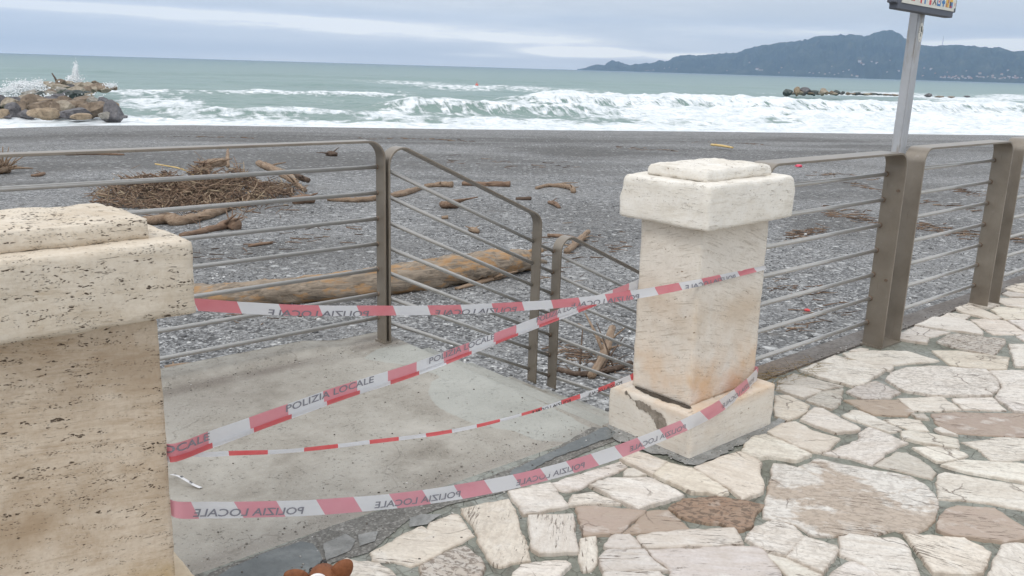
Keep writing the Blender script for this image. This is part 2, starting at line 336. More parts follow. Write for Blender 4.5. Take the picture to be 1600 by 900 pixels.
def build_sea():
    s = axis([(-9500, 5, .8), (-130, 4, 1), (-75, .55, 1), (95, 3, 1.12), (260, 30, 1.4), (13000,)])
    d = axis([(-6, .4, 1), (75, .8, 1.012), (320, 8, 1.12), (1500, 300, 1.3), (9500,)])
    S, D = np.meshgrid(s, d); base = np.interp(np.clip(S, -90, 120), _ss, _sdv) * np.exp(-np.clip(D, 0, None)/400)
    P = SO + S.ravel()[:, None]*SS + (D+base).ravel()[:, None]*SD; dd = D.ravel(); ss = S.ravel()
    near = np.exp(-np.clip(dd, 0, None)/450.)*np.clip(dd/6, 0, 1)
    ph = dd + 9*(pnoise(np.c_[ss*.012, dd*.004], 1, 2.2, 3)-.5)*4
    sharp = lambda x, k: np.exp((np.cos(x)-1)*k)
    swell = 1.5*sharp(ph*2*math.pi/62 + .8, 2.2)*near*np.clip((dd-6)/22, 0, 1)
    swell *= .55+.75*pnoise(np.c_[ss*.03, dd*.006], 1, 11.1, 3)*np.clip((ss+60)/90, .45, 1.4)
    chop = (pnoise(np.c_[ss*.22, dd*.34], 1, 5., 4)-.5)*.55*np.clip(dd/8, 0, 1)*np.exp(-np.clip(dd, 0, None)/500.) + (pnoise(np.c_[ss*.9, dd*1.1], 1, 9., 3)-.5)*.22*np.clip(dd/5, 0, 1)*np.exp(-np.clip(dd, 0, None)/200.)
    far = (pnoise(np.c_[ss*.02, dd*.05], 1, 4., 3)-.5)*.7*np.clip((dd-60)/200, 0, 1)*np.clip(1-(dd-500)/3000, 0, 1)
    # breaking rollers: steep on the shore side, long behind
    wb = (pnoise(np.c_[ss*.035, dd*0], 1, 6.6, 3)-.5); wl = pnoise(np.c_[ss*.09, dd*.02], 1, 14.2, 3); face = np.zeros(len(dd)); roll = np.zeros(len(dd)); crest = np.zeros(len(dd))
    for s0, s1, dc, hgt, wf, wk in ((8, 200, 44, 1.7, 4., 12), (20, 200, 25, .8, 3., 7), (-12, 26, 24, 1.25, 3.4, 8), (-34, -4, 15, .6, 2.4, 6), (-30, 60, 120, .9, 7, 16), (-40, 8, 62, .7, 5, 12), (-90, 200, 210, 1.0, 10, 24)):
        x = dd-dc-14*wb*(dc/44.)**.5; env = np.clip((ss-s0)/9, 0, 1)*np.clip((s1-ss)/9, 0, 1)*(.45+.85*wl)
        r_ = hgt*env*np.where(x < 0, np.exp(-(x/wf)**2), np.exp(-(x/wk)**2)); roll = np.maximum(roll, r_)
        if dc < 100: crest = np.maximum(crest, np.clip(env*1.1, 0, 1)*(.95 if s0 > 0 else .72)*np.exp(-(np.where(x < 0, x/(wf*1.9), (x-wk*.1)/(wk*.5)))**2))
        face = np.maximum(face, np.clip(env*hgt/1.6, 0, 1)*np.exp(-((x+wf*.75)/(wf*.8))**2)*(dc < 100))
    z = SEA + np.maximum(swell*.55, roll) + chop + far
    # foam cover at real places on the water
    q = P; r = np.hypot(q[:, 0], q[:, 1]); az = np.arctan2(q[:, 0], q[:, 1]); dip = (EYE-SEA)/np.maximum(r, 1)
    foam = np.zeros(len(q))
    for x, y, sx, sy, k in FOAM:
        c = onz(x, y, SEA); cr = math.hypot(c.x, c.y); ca = math.atan2(c.x, c.y); cd_ = (EYE-SEA)/cr
        foam = np.maximum(foam, k*np.exp(-np.clip(((az-ca)/(sx/F_))**2 + ((dip-cd_)/(sy/F_))**2, 0, 40)**1.3)) if True else 0
    edge = np.clip(1.35 - dd/np.interp(ss, [-40, -20, 0, 30, 60], [12, 9.5, 8, 15, 23]), 0, 1.2)*1.1
    foam = np.minimum(np.maximum(np.maximum(foam*.95, crest), edge), 1.15); foam[(q[:, 1] < 0)] = 0
    foam = np.where(dd > 900, 0, foam)
    lumpy = foam*np.clip(dd/10, 0, 1)*np.clip(1-dd/300, 0, 1)*(pnoise(np.c_[ss*.55, dd*.5], 1, 31., 4)-.35)*1.1
    z = z + np.clip(lumpy, 0, 2)
    me = fast_mesh('sea', np.c_[P, z], grid_quads(len(d), len(s)))
    fattr(me, 'foam', np.clip(foam, 0, 1.2)); fattr(me, 'face', np.clip(face, 0, 1)); fattr(me, 'deep', np.clip((np.maximum(dd, 0)/2600), 0, 1)**.7)
    sd_ = me.attributes.new('sd', 'FLOAT_VECTOR', 'POINT'); sd_.data.foreach_set('vector', np.c_[ss, dd, ss*0].astype(np.float32).ravel())
    t = NT('sea water'); a = t.n('Attribute', attribute_name='sd')
    def mp(sc): q_ = t.n('Mapping'); t.l(a.outputs['Vector'], q_.inputs[0]); q_.inputs['Scale'].default_value = sc; return q_.outputs[0]
    n1 = t.noise(mp((.30, .42, 1)), 1, 8, .68, 1.2); n2 = t.noise(mp((1.3, .9, 1)), 1, 6, .7, .8)
    vv = t.voro(mp((.42, .36, 1)), 1, 'DISTANCE_TO_EDGE'); lace = t.ramp(vv, [(.0, 1.), (.30, 0.)])
    nn = t.math('ADD', t.math('ADD', t.math('MULTIPLY', n1, .55), t.math('MULTIPLY', n2, .33)), t.math('MULTIPLY', lace, .16))
    f = t.attr('foam')
    fc = t.attr('face'); ln = t.noise(mp((.95, .16, 1)), 1, 6, .68, 1.4)
    nn = t.math('ADD', nn, t.math('MULTIPLY', fc, t.math('SUBTRACT', t.math('MULTIPLY', t.math('SUBTRACT', ln, .5), 1.2), .03)))
    k = t.math('SUBTRACT', nn, t.math('SUBTRACT', .86, t.math('MULTIPLY', f, .62)))
    fm = t.ramp(t.math('ADD', t.math('MULTIPLY', k, 4.), .5), [(.30, 0.), (.5, .5), (.95, 1.)])
    fm = t.math('MULTIPLY', fm, t.ramp(f, [(.04, 0.), (.12, 1.)]))
    deep = t.attr('deep'); pn = t.noise(mp((.012, .03, 1)), 1, 5, .6)
    wc = t.ramp(deep, [(0, (.19, .265, .235)), (.12, (.14, .235, .22)), (.5, (.07, .17, .175)), (1, (.025, .095, .12))])
    wc = t.mix(t.ramp(pn, [(.35, 0.), (.7, .55)]), wc, t.mix(.5, wc, (.07, .165, .175)))
    bd = t.noise(mp((.02, .11, 1)), 1, 6, .62, .5); wc = t.mix(t.ramp(bd, [(.42, 0.), (.66, .5)]), wc, (.065, .14, .135))
    wc = t.mix(t.math('MULTIPLY', fc, .45), wc, (.19, .27, .235))
    ch = t.noise(mp((.25, .6, 1)), 1, 6, .7)
    col = t.mix(fm, wc, t.ramp(t.math('ADD', t.math('MULTIPLY', n2, .5), t.math('MULTIPLY', t.noise(mp((.16, .5, 1)), 1, 7, .7, 1.), .5)), [(.36, (.46, .52, .54)), (.52, (.72, .75, .77)), (.64, (.90, .91, .92))]))
    hb = t.math('ADD', t.math('MULTIPLY', ch, .6), t.math('MULTIPLY', fm, .35))
    t.fin(col, t.math('ADD', .30, t.math('MULTIPLY', fm, .5)), t.bump(hb, .6, .5), spec=.2)
    tag(link('sea', me, t.mat, smooth=True), 'green sea with white breakers rolling onto the beach', 'sea', kind='structure')
build_sea()
# ------------------------------------------------------------------ headland across the bay, its houses, mast
RIDGE = [(905, 107.5), (915, 106), (920, 103.5), (925, 102), (933, 100.5), (945, 102), (949, 97), (956, 93.5), (962, 96), (966, 95.5), (975, 99), (985, 102), (992, 99.5), (1000, 100), (1010, 98), (1018, 98.5), (1025, 96.5), (1031, 93.5), (1038, 95), (1045, 94), (1052, 89), (1062, 86), (1090, 86), (1100, 86), (1130, 82.5), (1150, 82), (1165, 77), (1180, 72), (1200, 69.5), (1220, 66.5), (1250, 63), (1262, 61), (1275, 56.5), (1290, 54.5), (1310, 55), (1330, 53), (1345, 55), (1352, 56), (1365, 51.5), (1380, 47.5), (1396, 47), (1405, 52), (1412, 58.5), (1425, 65), (1440, 71), (1470, 71), (1500, 70), (1520, 71), (1545, 74), (1560, 73), (1580, 79.5), (1600, 80), (1640, 84), (1700, 82), (1760, 92), (1850, 88), (1950, 104), (2100, 112), (2300, 140)]
_rx = np.array([a for a, b in RIDGE], float); _ry = np.array([b for a, b in RIDGE], float)
_raz = np.array([math.atan2(pxray(a, b).x, pxray(a, b).y) for a, b in RIDGE]); _rel = np.array([pxray(a, b).z/math.hypot(pxray(a, b).x, pxray(a, b).y) for a, b in RIDGE])
def ridge_r(az): return np.interp(az, [.06, .15, .3, .6, .9], [11200, 10600, 10000, 8800, 7800])
def build_hills():
    az = np.linspace(_raz[0]-.002, _raz[-1], 620); R0 = ridge_r(az); hh = np.maximum(np.interp(az, _raz, _rel)*R0+EYE-SEA, 0)
    hh = hh + (pnoise(np.c_[az*420, az*0], 1, 3., 3)-.5)*np.clip(hh*.15, 0, 22)
    tt = np.r_[np.linspace(0, 1, 46), np.linspace(1.04, 1.5, 8)]
    A, T = np.meshgrid(az, tt); dep = 900+1.6*hh[None]*np.ones_like(T)
    prof = np.where(T <= 1, 1-(1-np.clip(T, 0, 1))**1.25, 1-(T-1)*1.6)
    nz = (pnoise(np.c_[A.ravel()*160, T.ravel()*5+A.ravel()*40], 1, 7., 5)-.5).reshape(A.shape)
    Z = SEA-2 + hh[None]*np.clip(prof+nz*.55*np.sin(np.clip(T, 0, 1)*math.pi), 0, 1.0)
    Rr = R0[None]-dep*(1-T)
    me = fast_mesh('hills', np.stack([Rr*np.sin(A), Rr*np.cos(A), Z], -1).reshape(-1, 3), grid_quads(len(tt), len(az)))
    t = NT('wooded hillside'); c = t.coord(); n = t.noise(c, .006, 8, .65); n2 = t.noise(c, .03, 4, .7)
    col = t.ramp(n, [(.3, (.012, .022, .015)), (.52, (.04, .055, .032)), (.72, (.105, .11, .07))])
    t.fin(t.mix(t.ramp(n2, [(.4, 0.), (.7, .5)]), col, (.02, .03, .02)), .9, t.bump(n2, .5, 30), spec=.1)
    tag(link('hills', me, t.mat, smooth=True), 'dark wooded headland across the bay', 'headland', kind='structure')
    return me
HILL = build_hills()
from mathutils.bvhtree import BVHTree
_bvh = BVHTree.FromPolygons([v.co[:] for v in HILL.vertices], [p.vertices[:] for p in HILL.polygons])
def hillpt(x, y):
    d = pxray(x, y).normalized(); h = _bvh.ray_cast(Vector((0, 0, EYE)), d, 40000)
    return h[0]
def build_houses():
    mw = [plain('house plaster cream', (.48, .42, .35), .8), plain('house plaster rose', (.40, .27, .22), .8), plain('house plaster white', (.56, .55, .53), .8)]
    mr = plain('clay roof', (.35, .16, .10), .85)
    metas = []
    for k in range(3):
        b = bmesh.new(); box_bm(b, (-.5, -.4, -.4), (.5, .4, .62)); w = bpy.data.meshes.new('wall'); bmesh.ops.recalc_face_normals(b, faces=b.faces); b.to_mesh(w); b.free(); w.materials.append(mw[k])
        b = bmesh.new(); q = [b.verts.new(v) for v in ((-.55, -.46, .62), (.55, -.46, .62), (.55, .46, .62), (-.55, .46, .62), (-.5, 0, .86), (.5, 0, .86))]
        for f in ((0, 1, 5, 4), (3, 4, 5, 2), (0, 4, 3), (1, 2, 5), (0, 3, 2, 1)): b.faces.new([q[i] for i in f])
        rf = bpy.data.meshes.new('roof'); bmesh.ops.recalc_face_normals(b, faces=b.faces); b.to_mesh(rf); b.free(); rf.materials.append(mr); metas.append((w, rf))
    spots = [(1010, 111, 22, 0), (1013, 110.5, 22, 0), (1017, 111.5, 20, 1), (1021, 110, 25, 0), (1038, 107, 22, 2), (1046, 106, 20, 0), (1057, 108, 20, 0), (1171, 98, 26, 2), (1183, 109, 48, 2), (1187, 110, 30, 0), (1191, 110, 24, 2), (1221, 106, 24, 0), (1217, 114, 22, 0), (1136, 111, 20, 0), (1265, 114, 24, 2), (1271, 115, 22, 0), (1280, 114, 22, 2), (1289, 116, 24, 0), (1296, 114, 20, 2), (1304, 117, 22, 2), (1310, 115, 20, 0), (1318, 112, 22, 2), (1326, 110, 26, 2), (1331, 118, 26, 0), (1339, 120, 36, 2), (1343, 96.5, 46, 2), (1346, 99, 30, 1), (1349, 101, 30, 2), (1362, 97, 30, 2), (1370, 99, 34, 2), (1390, 95, 24, 0), (1386, 113, 22, 0), (1404, 111.5, 30, 2), (1442, 119, 26, 0), (1455, 108.5, 36, 2), (1444, 107, 24, 1), (1461, 115, 22, 1), (1494, 119, 24, 0), (1531, 115.5, 36, 0), (1551, 119, 30, 0), (1565, 117, 34, 0), (1575, 110.5, 28, 2), (1586, 119, 24, 0), (1480, 113, 18, 1), (1510, 111, 18, 0), (1420, 103, 22, 0), (1300, 104, 18, 0), (1240, 111, 18, 2), (1100, 105, 18, 0)]
    town = [(1472+RNG.random()*128, 119.5+RNG.random()*4.0, 16+14*RNG.random(), int(RNG.integers(0, 3))) for _ in range(46)] + [(1470+6*i, 121+RNG.random(), 26, 2) for i in range(4)]
    def put(x, y, s, k, label, grp):
        p = hillpt(x, y)
        if p is None: return
        a = math.atan2(p.x, p.y)
        e = empty('hillside_house', Matrix.Translation(p) @ Matrix.Rotation(-a+random.uniform(-.5, .5), 4, 'Z') @ Matrix.Diagonal((s*.55, s*.5, s*.42, 1)), label=label, cat='house', group=grp)
        for nm, me in zip(('wall', 'roof'), metas[k]): o = bpy.data.objects.new(nm, me); COL.objects.link(o); o.parent = e
    for x, y, s, k in spots: put(x, y, s, k, 'tiny pale house standing alone on the far wooded headland', 'houses scattered over the headland')
    for x, y, s, k in town: put(x, y, s, k, 'tiny building packed into the far shore town right of the sign pole', 'buildings of the far shore town')
    p = hillpt(1472, 73) or aty(1472, 71, 8500); b = bmesh.new()
    e = empty('radio_mast', Matrix.Translation(p), label='thin lattice mast on the ridge right of the sign pole', cat='mast')
    tube_bm(b, [(0, 0, -20), (0, 0, 92)], [2.6, 1.1], 6); bm_obj('mast_tube', b, plain('mast grey', (.25, .25, .27), .6), e)
    b = bmesh.new()
    for zz in (48, 70): tube_bm(b, [(0, 0, zz), (0, 0, zz+5)], 3.0, 8)
    bm_obj('antenna', b, plain('antenna grey', (.4, .4, .42), .6), e)
build_houses()
def build_haze():
    b = bmesh.new(); box_bm(b, (-12500, -3400, -7), (13000, 13500, 720)); t = NT('haze'); t.nt.nodes.remove(t.b)
    v = t.n('VolumePrincipled'); v.inputs['Color'].default_value = (.46, .68, 1, 1); v.inputs['Density'].default_value = 8e-5; v.inputs['Anisotropy'].default_value = 0
    t.l(v.outputs[0], t.out.inputs['Volume']); o = bm_obj('haze', b, t.mat); tag(o, 'pale blue sea haze that fades the far headland', 'haze', kind='stuff')
build_haze()
# ------------------------------------------------------------------ promenade: crazy paving on mortar
STONE_PX = [  # each entry: tint, roughness kind, grain angle (deg, in the paving plane), outline as read on the photograph
('c', 0.1, 8, [(579.8, 866.0), (589.3, 860.4), (614.0, 849.1), (620.8, 842.4), (659.0, 824.8), (668.0, 830.0), (672.5, 818.8), (707.4, 805.3), (715.3, 806.4), (726.5, 821.0), (739.6, 839.0), (704.0, 857.0), (677.0, 872.8), (643.3, 886.3), (614.0, 878.4), (582.5, 877.3)]),
('c', 0.2, 100, [(721.6, 797.4), (794.0, 782.8), (804.1, 798.5), (809.8, 825.5), (821.0, 848.0), (822.1, 861.5), (827.8, 878.4), (798.5, 881.8), (781.6, 887.4), (769.3, 881.8), (749.0, 850.3), (744.5, 830.0), (727.6, 809.8)]),
('w', 0.15, 0, [(795.1, 771.5), (859.3, 758.0), (886.3, 794.0), (818.8, 807.5)]),
('g', 0.1, 95, [(826.6, 809.8), (894.1, 807.5), (897.5, 839.0), (902.5, 866.0), (843.5, 868.7), (832.3, 861.5), (828.9, 834.5)]),
('p', 0.9, 30, [(656.8, 889.6), (686.0, 872.8), (704.0, 864.9), (726.5, 857.0), (733.3, 862.6), (749.0, 875.0), (756.2, 888.5), (751.3, 900.0), (751.3, 913.3), (661.3, 913.3)]),
('w', 0.3, 10, [(522.0, 885.0), (542.0, 874.0), (560.0, 880.0), (575.0, 879.0), (592.0, 882.0), (615.0, 899.0), (640.0, 930.0), (540.0, 960.0), (505.0, 925.0)]),
('w', 0.2, 5, [(803.0, 900.0), (814.3, 888.5), (836.8, 884.0), (884.0, 882.2), (890.3, 886.3), (875.0, 900.0), (870.5, 913.3), (798.5, 915.5)]),
('w', 0.1, 90, [(908.0, 844.0), (930.2, 840.5), (931.3, 876.7), (922.0, 893.0), (911.5, 895.3), (905.7, 874.3)]),
('w', 0.2, 15, [(862.0, 757.0), (900.0, 745.0), (969.0, 723.0), (979.0, 731.0), (955.0, 742.0), (930.0, 752.0), (903.0, 766.0), (885.0, 770.0), (872.0, 766.0)]),
('c', 0.05, 20, [(969.8, 720.3), (996.7, 709.8), (1020.0, 718.0), (1042.2, 725.5), (1019.5, 744.8)]),
('c', 0.1, 20, [(1043.3, 727.3), (1080.7, 735.5), (1134.3, 769.3), (1136.6, 774.0), (1122.7, 779.8), (1104.0, 772.8), (1080.7, 772.8), (1021.4, 744.8)]),
('w', 0.1, 0, [(975.7, 747.2), (980.3, 736.7), (989.7, 735.5), (1008.3, 744.8), (996.7, 747.2)]),
('w', 0.15, 14, [(922.0, 762.3), (950.0, 751.8), (1017.7, 751.1), (1066.7, 777.5), (996.7, 799.7)]),
('w', 0.3, 5, [(888.2, 792.7), (895.2, 776.3), (926.7, 772.8), (968.7, 790.3), (936.0, 789.2)]),
('b', 0, 2, [(901.0, 796.2), (926.7, 795.0), (1008.3, 802.0), (968.7, 836.5), (911.5, 840.0), (909.2, 820.7)]),
('b', 0, 2, [(1011.1, 802.5), (1043.3, 800.1), (1078.3, 831.2), (972.4, 837.0)]),
('c', 0.1, 30, [(1085.3, 734.3), (1134.3, 715.7), (1155.3, 709.8), (1189.1, 726.2), (1185.6, 741.3), (1192.6, 762.3), (1190.3, 771.7), (1158.8, 784.5), (1146.0, 771.7), (1104.0, 747.2)]),
('r', 1, 0, [(1045.7, 797.3), (1066.7, 783.3), (1115.7, 779.8), (1160.0, 785.2), (1192.6, 792.7), (1178.6, 806.7), (1171.6, 827.7), (1153.0, 832.3), (1125.0, 820.7), (1090.0, 817.2), (1062.0, 809.0)]),
('g', 0.1, 3, [(945.3, 858.0), (957.0, 841.7), (982.7, 839.3), (993.6, 849.1), (1000.9, 861.0), (973.3, 862.0)]),
('g', 0.05, 2, [(995.5, 844.0), (1020.0, 837.5), (1146.0, 830.0), (1160.0, 854.0), (1010.7, 860.8)]),
('g', 0.1, 0, [(937.2, 875.5), (952.3, 863.8), (1006.0, 863.1), (1017.2, 877.4), (1042.2, 895.3), (943.0, 896.5)]),
('g', 0.05, 2, [(1013.9, 863.4), (1160.0, 857.3), (1185.6, 859.2), (1197.3, 872.0), (1218.3, 898.8), (1218.3, 911.7), (1049.4, 911.7), (1049.4, 897.7), (1020.7, 874.3)]),
('g', 0.1, 0, [(945.3, 898.1), (1029.3, 898.6), (1046.1, 911.7), (940.7, 911.7)]),
('t', 0.35, 10, [(1193.1, 810.8), (1195.8, 792.4), (1208.9, 726.8), (1227.3, 728.1), (1246.9, 733.3), (1277.1, 719.4), (1323.1, 729.4), (1374.3, 738.6), (1421.5, 746.4), (1442.5, 758.3), (1458.3, 774.0), (1464.8, 787.1), (1458.3, 816.0), (1447.8, 826.5), (1424.1, 838.3), (1397.9, 829.1), (1363.8, 839.6), (1321.8, 837.0), (1285.0, 839.6), (1266.6, 838.3), (1243.0, 822.6), (1208.9, 815.5)]),
('w', 0.3, 20, [(1165.8, 846.2), (1172.1, 837.0), (1180.0, 827.8), (1198.4, 821.3), (1208.9, 817.1), (1237.8, 826.5), (1255.6, 843.6), (1228.0, 873.2), (1185.3, 858.0)]),
('w', 0.3, 20, [(1257.2, 842.8), (1306.0, 858.0), (1308.1, 863.3), (1285.0, 899.5), (1230.4, 874.3)]),
('w', 0.1, 25, [(1198.4, 868.5), (1227.3, 875.3), (1282.4, 900.0), (1279.8, 910.5), (1237.8, 910.5), (1216.8, 886.9)]),
('w', 0.2, 12, [(1311.3, 842.3), (1327.0, 837.8), (1379.5, 844.9), (1403.1, 844.9), (1416.3, 855.4), (1434.6, 900.0), (1432.0, 913.1), (1384.8, 913.1), (1348.0, 885.6), (1313.9, 871.1)]),
('w', 0.2, 20, [(1300.8, 898.7), (1327.0, 882.4), (1334.9, 882.4), (1374.3, 901.3), (1374.3, 913.1), (1295.5, 913.1)]),
('c', 0.2, 35, [(1413.6, 839.1), (1455.6, 840.9), (1505.5, 844.9), (1546.2, 867.2), (1534.4, 897.4), (1518.6, 900.0), (1458.3, 898.7), (1445.1, 879.0), (1429.4, 858.0)]),
('w', 0.25, 80, [(1544.9, 902.6), (1552.8, 879.0), (1565.9, 855.9), (1589.5, 852.8), (1615.8, 858.0), (1621.0, 913.1), (1542.3, 913.1)]),
('b', 0, 6, [(1464.8, 821.3), (1479.3, 800.3), (1495.0, 795.0), (1552.8, 798.9), (1573.8, 813.4), (1605.3, 833.1), (1600.0, 844.9), (1571.1, 850.7), (1529.1, 844.9), (1489.8, 840.9), (1464.8, 831.8)]),
('w', 0.2, 8, [(1466.1, 781.9), (1466.1, 745.1), (1476.6, 739.9), (1518.6, 747.8), (1597.4, 760.4), (1613.1, 764.8), (1613.1, 800.3), (1597.4, 797.6), (1539.6, 787.1), (1495.0, 781.9)]),
('w', 0.15, 8, [(1471.4, 729.4), (1495.0, 722.8), (1534.4, 724.1), (1589.5, 726.8), (1615.8, 732.0), (1615.8, 759.6), (1573.8, 752.0), (1516.0, 741.2)]),
('p', 0.2, 25, [(1367.7, 728.1), (1400.5, 708.4), (1416.3, 709.7), (1437.3, 720.2), (1460.9, 739.9), (1455.6, 750.4), (1416.3, 739.9)]),
('w', 0.2, 15, [(1426.8, 701.8), (1458.3, 700.5), (1492.4, 705.8), (1510.8, 713.6), (1489.8, 721.5), (1463.5, 724.1)]),
('w', 0.25, -20, [(1286.3, 711.1), (1311.3, 701.9), (1342.8, 688.8), (1342.8, 679.6), (1358.5, 669.9), (1371.6, 674.4), (1417.6, 694.1), (1384.8, 708.5), (1375.6, 719.0), (1361.1, 728.2), (1329.6, 717.7)]),
('c', 0.1, 10, [(1199.7, 677.0), (1222.0, 663.9), (1243.0, 661.3), (1269.3, 675.7), (1311.3, 687.5), (1290.3, 708.5), (1269.3, 708.5), (1232.5, 694.1)]),
('w', 0.2, 15, [(1164.2, 698.0), (1180.0, 685.4), (1195.8, 682.8), (1222.0, 692.8), (1266.6, 713.8), (1243.0, 722.9), (1219.4, 719.0), (1180.0, 717.7), (1159.0, 711.1)]),
('w', 0.1, 15, [(1250.9, 658.6), (1271.9, 640.3), (1285.0, 641.6), (1342.8, 671.8), (1337.5, 675.7), (1306.0, 679.1), (1285.0, 671.8)]),
('w', 0.1, 10, [(1316.5, 650.8), (1332.3, 642.9), (1348.0, 645.5), (1408.4, 673.1), (1390.0, 677.5), (1327.0, 656.0)]),
('w', 0.1, 5, [(1382.1, 657.3), (1416.3, 655.5), (1437.3, 658.6), (1450.4, 674.9), (1416.3, 671.8)]),
('w', 0.1, 8, [(1408.4, 678.3), (1421.5, 674.4), (1495.0, 690.1), (1496.3, 703.3), (1442.5, 695.4), (1411.0, 687.5)]),
('b', 0, 5, [(1319.1, 627.1), (1403.1, 627.1), (1426.8, 645.5), (1416.3, 652.1), (1363.8, 649.4)]),
('w', 0.1, 3, [(1403.1, 624.5), (1471.4, 621.9), (1500.3, 641.6), (1468.8, 644.2), (1424.1, 643.4)]),
('w', 0.05, 3, [(1488.4, 625.0), (1550.1, 623.2), (1571.1, 642.9), (1505.5, 641.6)]),
('b', 0.15, 3, [(1455.6, 648.1), (1495.0, 645.5), (1600.0, 648.1), (1626.3, 653.4), (1626.3, 684.9), (1558.0, 682.3), (1495.0, 678.3), (1463.5, 663.9)]),
('p', 0.5, 0, [(1323.1, 614.0), (1342.8, 603.5), (1369.0, 597.7), (1405.8, 615.3), (1390.0, 623.2), (1348.0, 626.6)]),
('w', 0.45, 0, [(1384.8, 595.6), (1392.6, 585.1), (1416.3, 577.3), (1458.3, 574.6), (1539.6, 579.9), (1558.0, 595.6), (1560.6, 608.8), (1547.5, 620.6), (1458.3, 620.6), (1411.0, 612.7)]),
('w', 0.25, 20, [(1250.9, 581.2), (1303.4, 558.4), (1348.0, 569.4), (1382.1, 581.2), (1348.0, 603.5), (1332.3, 606.1), (1285.0, 593.0)]),
('g', 0.2, 20, [(1214.1, 598.3), (1240.4, 585.1), (1316.5, 604.8), (1287.6, 610.1)]),
('g', 0.15, 20, [(1214.1, 604.8), (1245.6, 604.8), (1282.4, 614.0), (1254.8, 624.5), (1214.1, 611.4)]),
('c', 0.15, 20, [(1211.5, 620.6), (1232.5, 620.6), (1264.0, 636.3), (1258.8, 645.5), (1229.9, 659.9), (1211.5, 652.1)]),
('p', 0.4, 20, [(1260.1, 628.4), (1285.0, 614.0), (1316.5, 610.1), (1311.3, 632.4), (1298.1, 641.6)]),
('w', 0.1, 3, [(1317.8, 553.6), (1363.8, 549.7), (1416.3, 550.5), (1466.1, 565.4), (1397.9, 572.0), (1342.8, 570.7), (1327.0, 561.5)]),
('c', 0.2, 5, [(1456.9, 549.7), (1495.0, 549.7), (1576.4, 560.2), (1571.1, 578.6), (1539.6, 578.6), (1484.5, 572.0)]),
('w', 0.3, 0, [(1546.2, 581.2), (1600.0, 579.9), (1626.3, 582.5), (1626.3, 635.0), (1597.4, 633.7), (1555.4, 621.9), (1565.9, 606.1), (1558.0, 593.0)]),
('w', 0.4, 20, [(1555.4, 624.5), (1597.4, 635.0), (1610.5, 645.5), (1584.3, 645.5)]),
('w', 0.1, 10, [(1460.9, 673.1), (1468.8, 670.4), (1495.0, 682.3), (1471.4, 679.6)]),
('w', 0.1, 0, [(1353.3, 573.6), (1395.3, 572.8), (1390.0, 581.2), (1374.3, 577.3)]),
('w', 0.2, 10, [(1576.4, 540.5), (1600.0, 540.5), (1626.3, 543.1), (1626.3, 575.9), (1586.9, 574.6)]),
('w', 0.25, 8, [(1502.9, 692.6), (1531.8, 690.0), (1565.9, 684.7), (1605.3, 687.4), (1615.8, 716.3), (1579.0, 721.5), (1550.1, 721.5), (1529.1, 703.1)]),
('p', 0.3, 0, [(1424.1, 649.4), (1442.5, 649.4), (1450.4, 657.3), (1432.0, 656.0)]),
('w', 0.05, 5, [(1429.4, 510.6), (1457.5, 497.5), (1496.9, 499.4), (1517.5, 505.0), (1534.4, 520.0), (1534.4, 524.7), (1487.5, 518.1)]),
('w', 0.2, 5, [(1406.9, 521.9), (1431.3, 511.6), (1483.8, 520.9), (1453.8, 528.4)]),
('g', 0.1, 5, [(1404.1, 532.2), (1405.0, 523.8), (1450.0, 530.3), (1448.1, 538.8), (1420.0, 535.0)]),
('p', 1, 0, [(1464.1, 535.9), (1480.0, 525.6), (1496.9, 523.8), (1525.0, 527.5), (1568.1, 531.3), (1570.0, 536.9), (1551.3, 557.5), (1515.6, 550.0), (1483.8, 542.5)]),
('w', 0.1, 5, [(1469.7, 496.6), (1481.9, 490.0), (1515.6, 493.8), (1506.3, 502.2)]),
('c', 0.1, 5, [(1493.1, 482.5), (1511.9, 477.3), (1534.4, 485.3), (1564.4, 498.4), (1549.4, 501.3), (1515.6, 492.8), (1498.8, 488.1)]),
('c', 0.1, 8, [(1517.5, 500.3), (1540.0, 499.4), (1570.0, 502.2), (1600.0, 520.0), (1600.0, 523.8), (1551.3, 523.8), (1532.5, 512.5)]),
('c', 0.05, 0, [(1548.4, 485.3), (1560.6, 480.6), (1600.0, 484.4), (1615.0, 497.5), (1600.0, 500.3), (1570.0, 501.3)]),
('g', 0.05, 5, [(1511.9, 476.5), (1528.8, 472.8), (1561.6, 478.8), (1541.9, 483.4)]),
('c', 0.1, 5, [(1559.7, 473.1), (1562.5, 466.6), (1600.0, 467.5), (1609.4, 482.5), (1573.8, 478.8)]),
('c', 0.05, 0, [(1570.9, 452.5), (1581.3, 448.2), (1600.0, 450.6), (1607.5, 460.0), (1586.9, 458.1)]),
('c', 0.05, 0, [(1585.0, 445.0), (1600.0, 443.5), (1607.5, 448.8), (1596.3, 448.2)]),
('w', 0.2, 0, [(1575.6, 503.1), (1600.0, 502.2), (1615.0, 516.3), (1600.0, 518.1)]),
('c', 0.2, 10, [(1328.1, 550.0), (1345.0, 545.3), (1356.3, 547.2), (1352.5, 551.9)]),
('g', 0.2, 0, [(1566.3, 460.0), (1573.8, 456.3), (1607.5, 461.9), (1607.5, 465.6), (1577.5, 464.7)])
]
TINT = {'w': (.79, .75, .69), 'c': (.76, .70, .61), 'g': (.67, .63, .585), 'b': (.40, .32, .265), 't': (.52, .44, .375), 'r': (.27, .17, .115), 'p': (.56, .53, .49)}
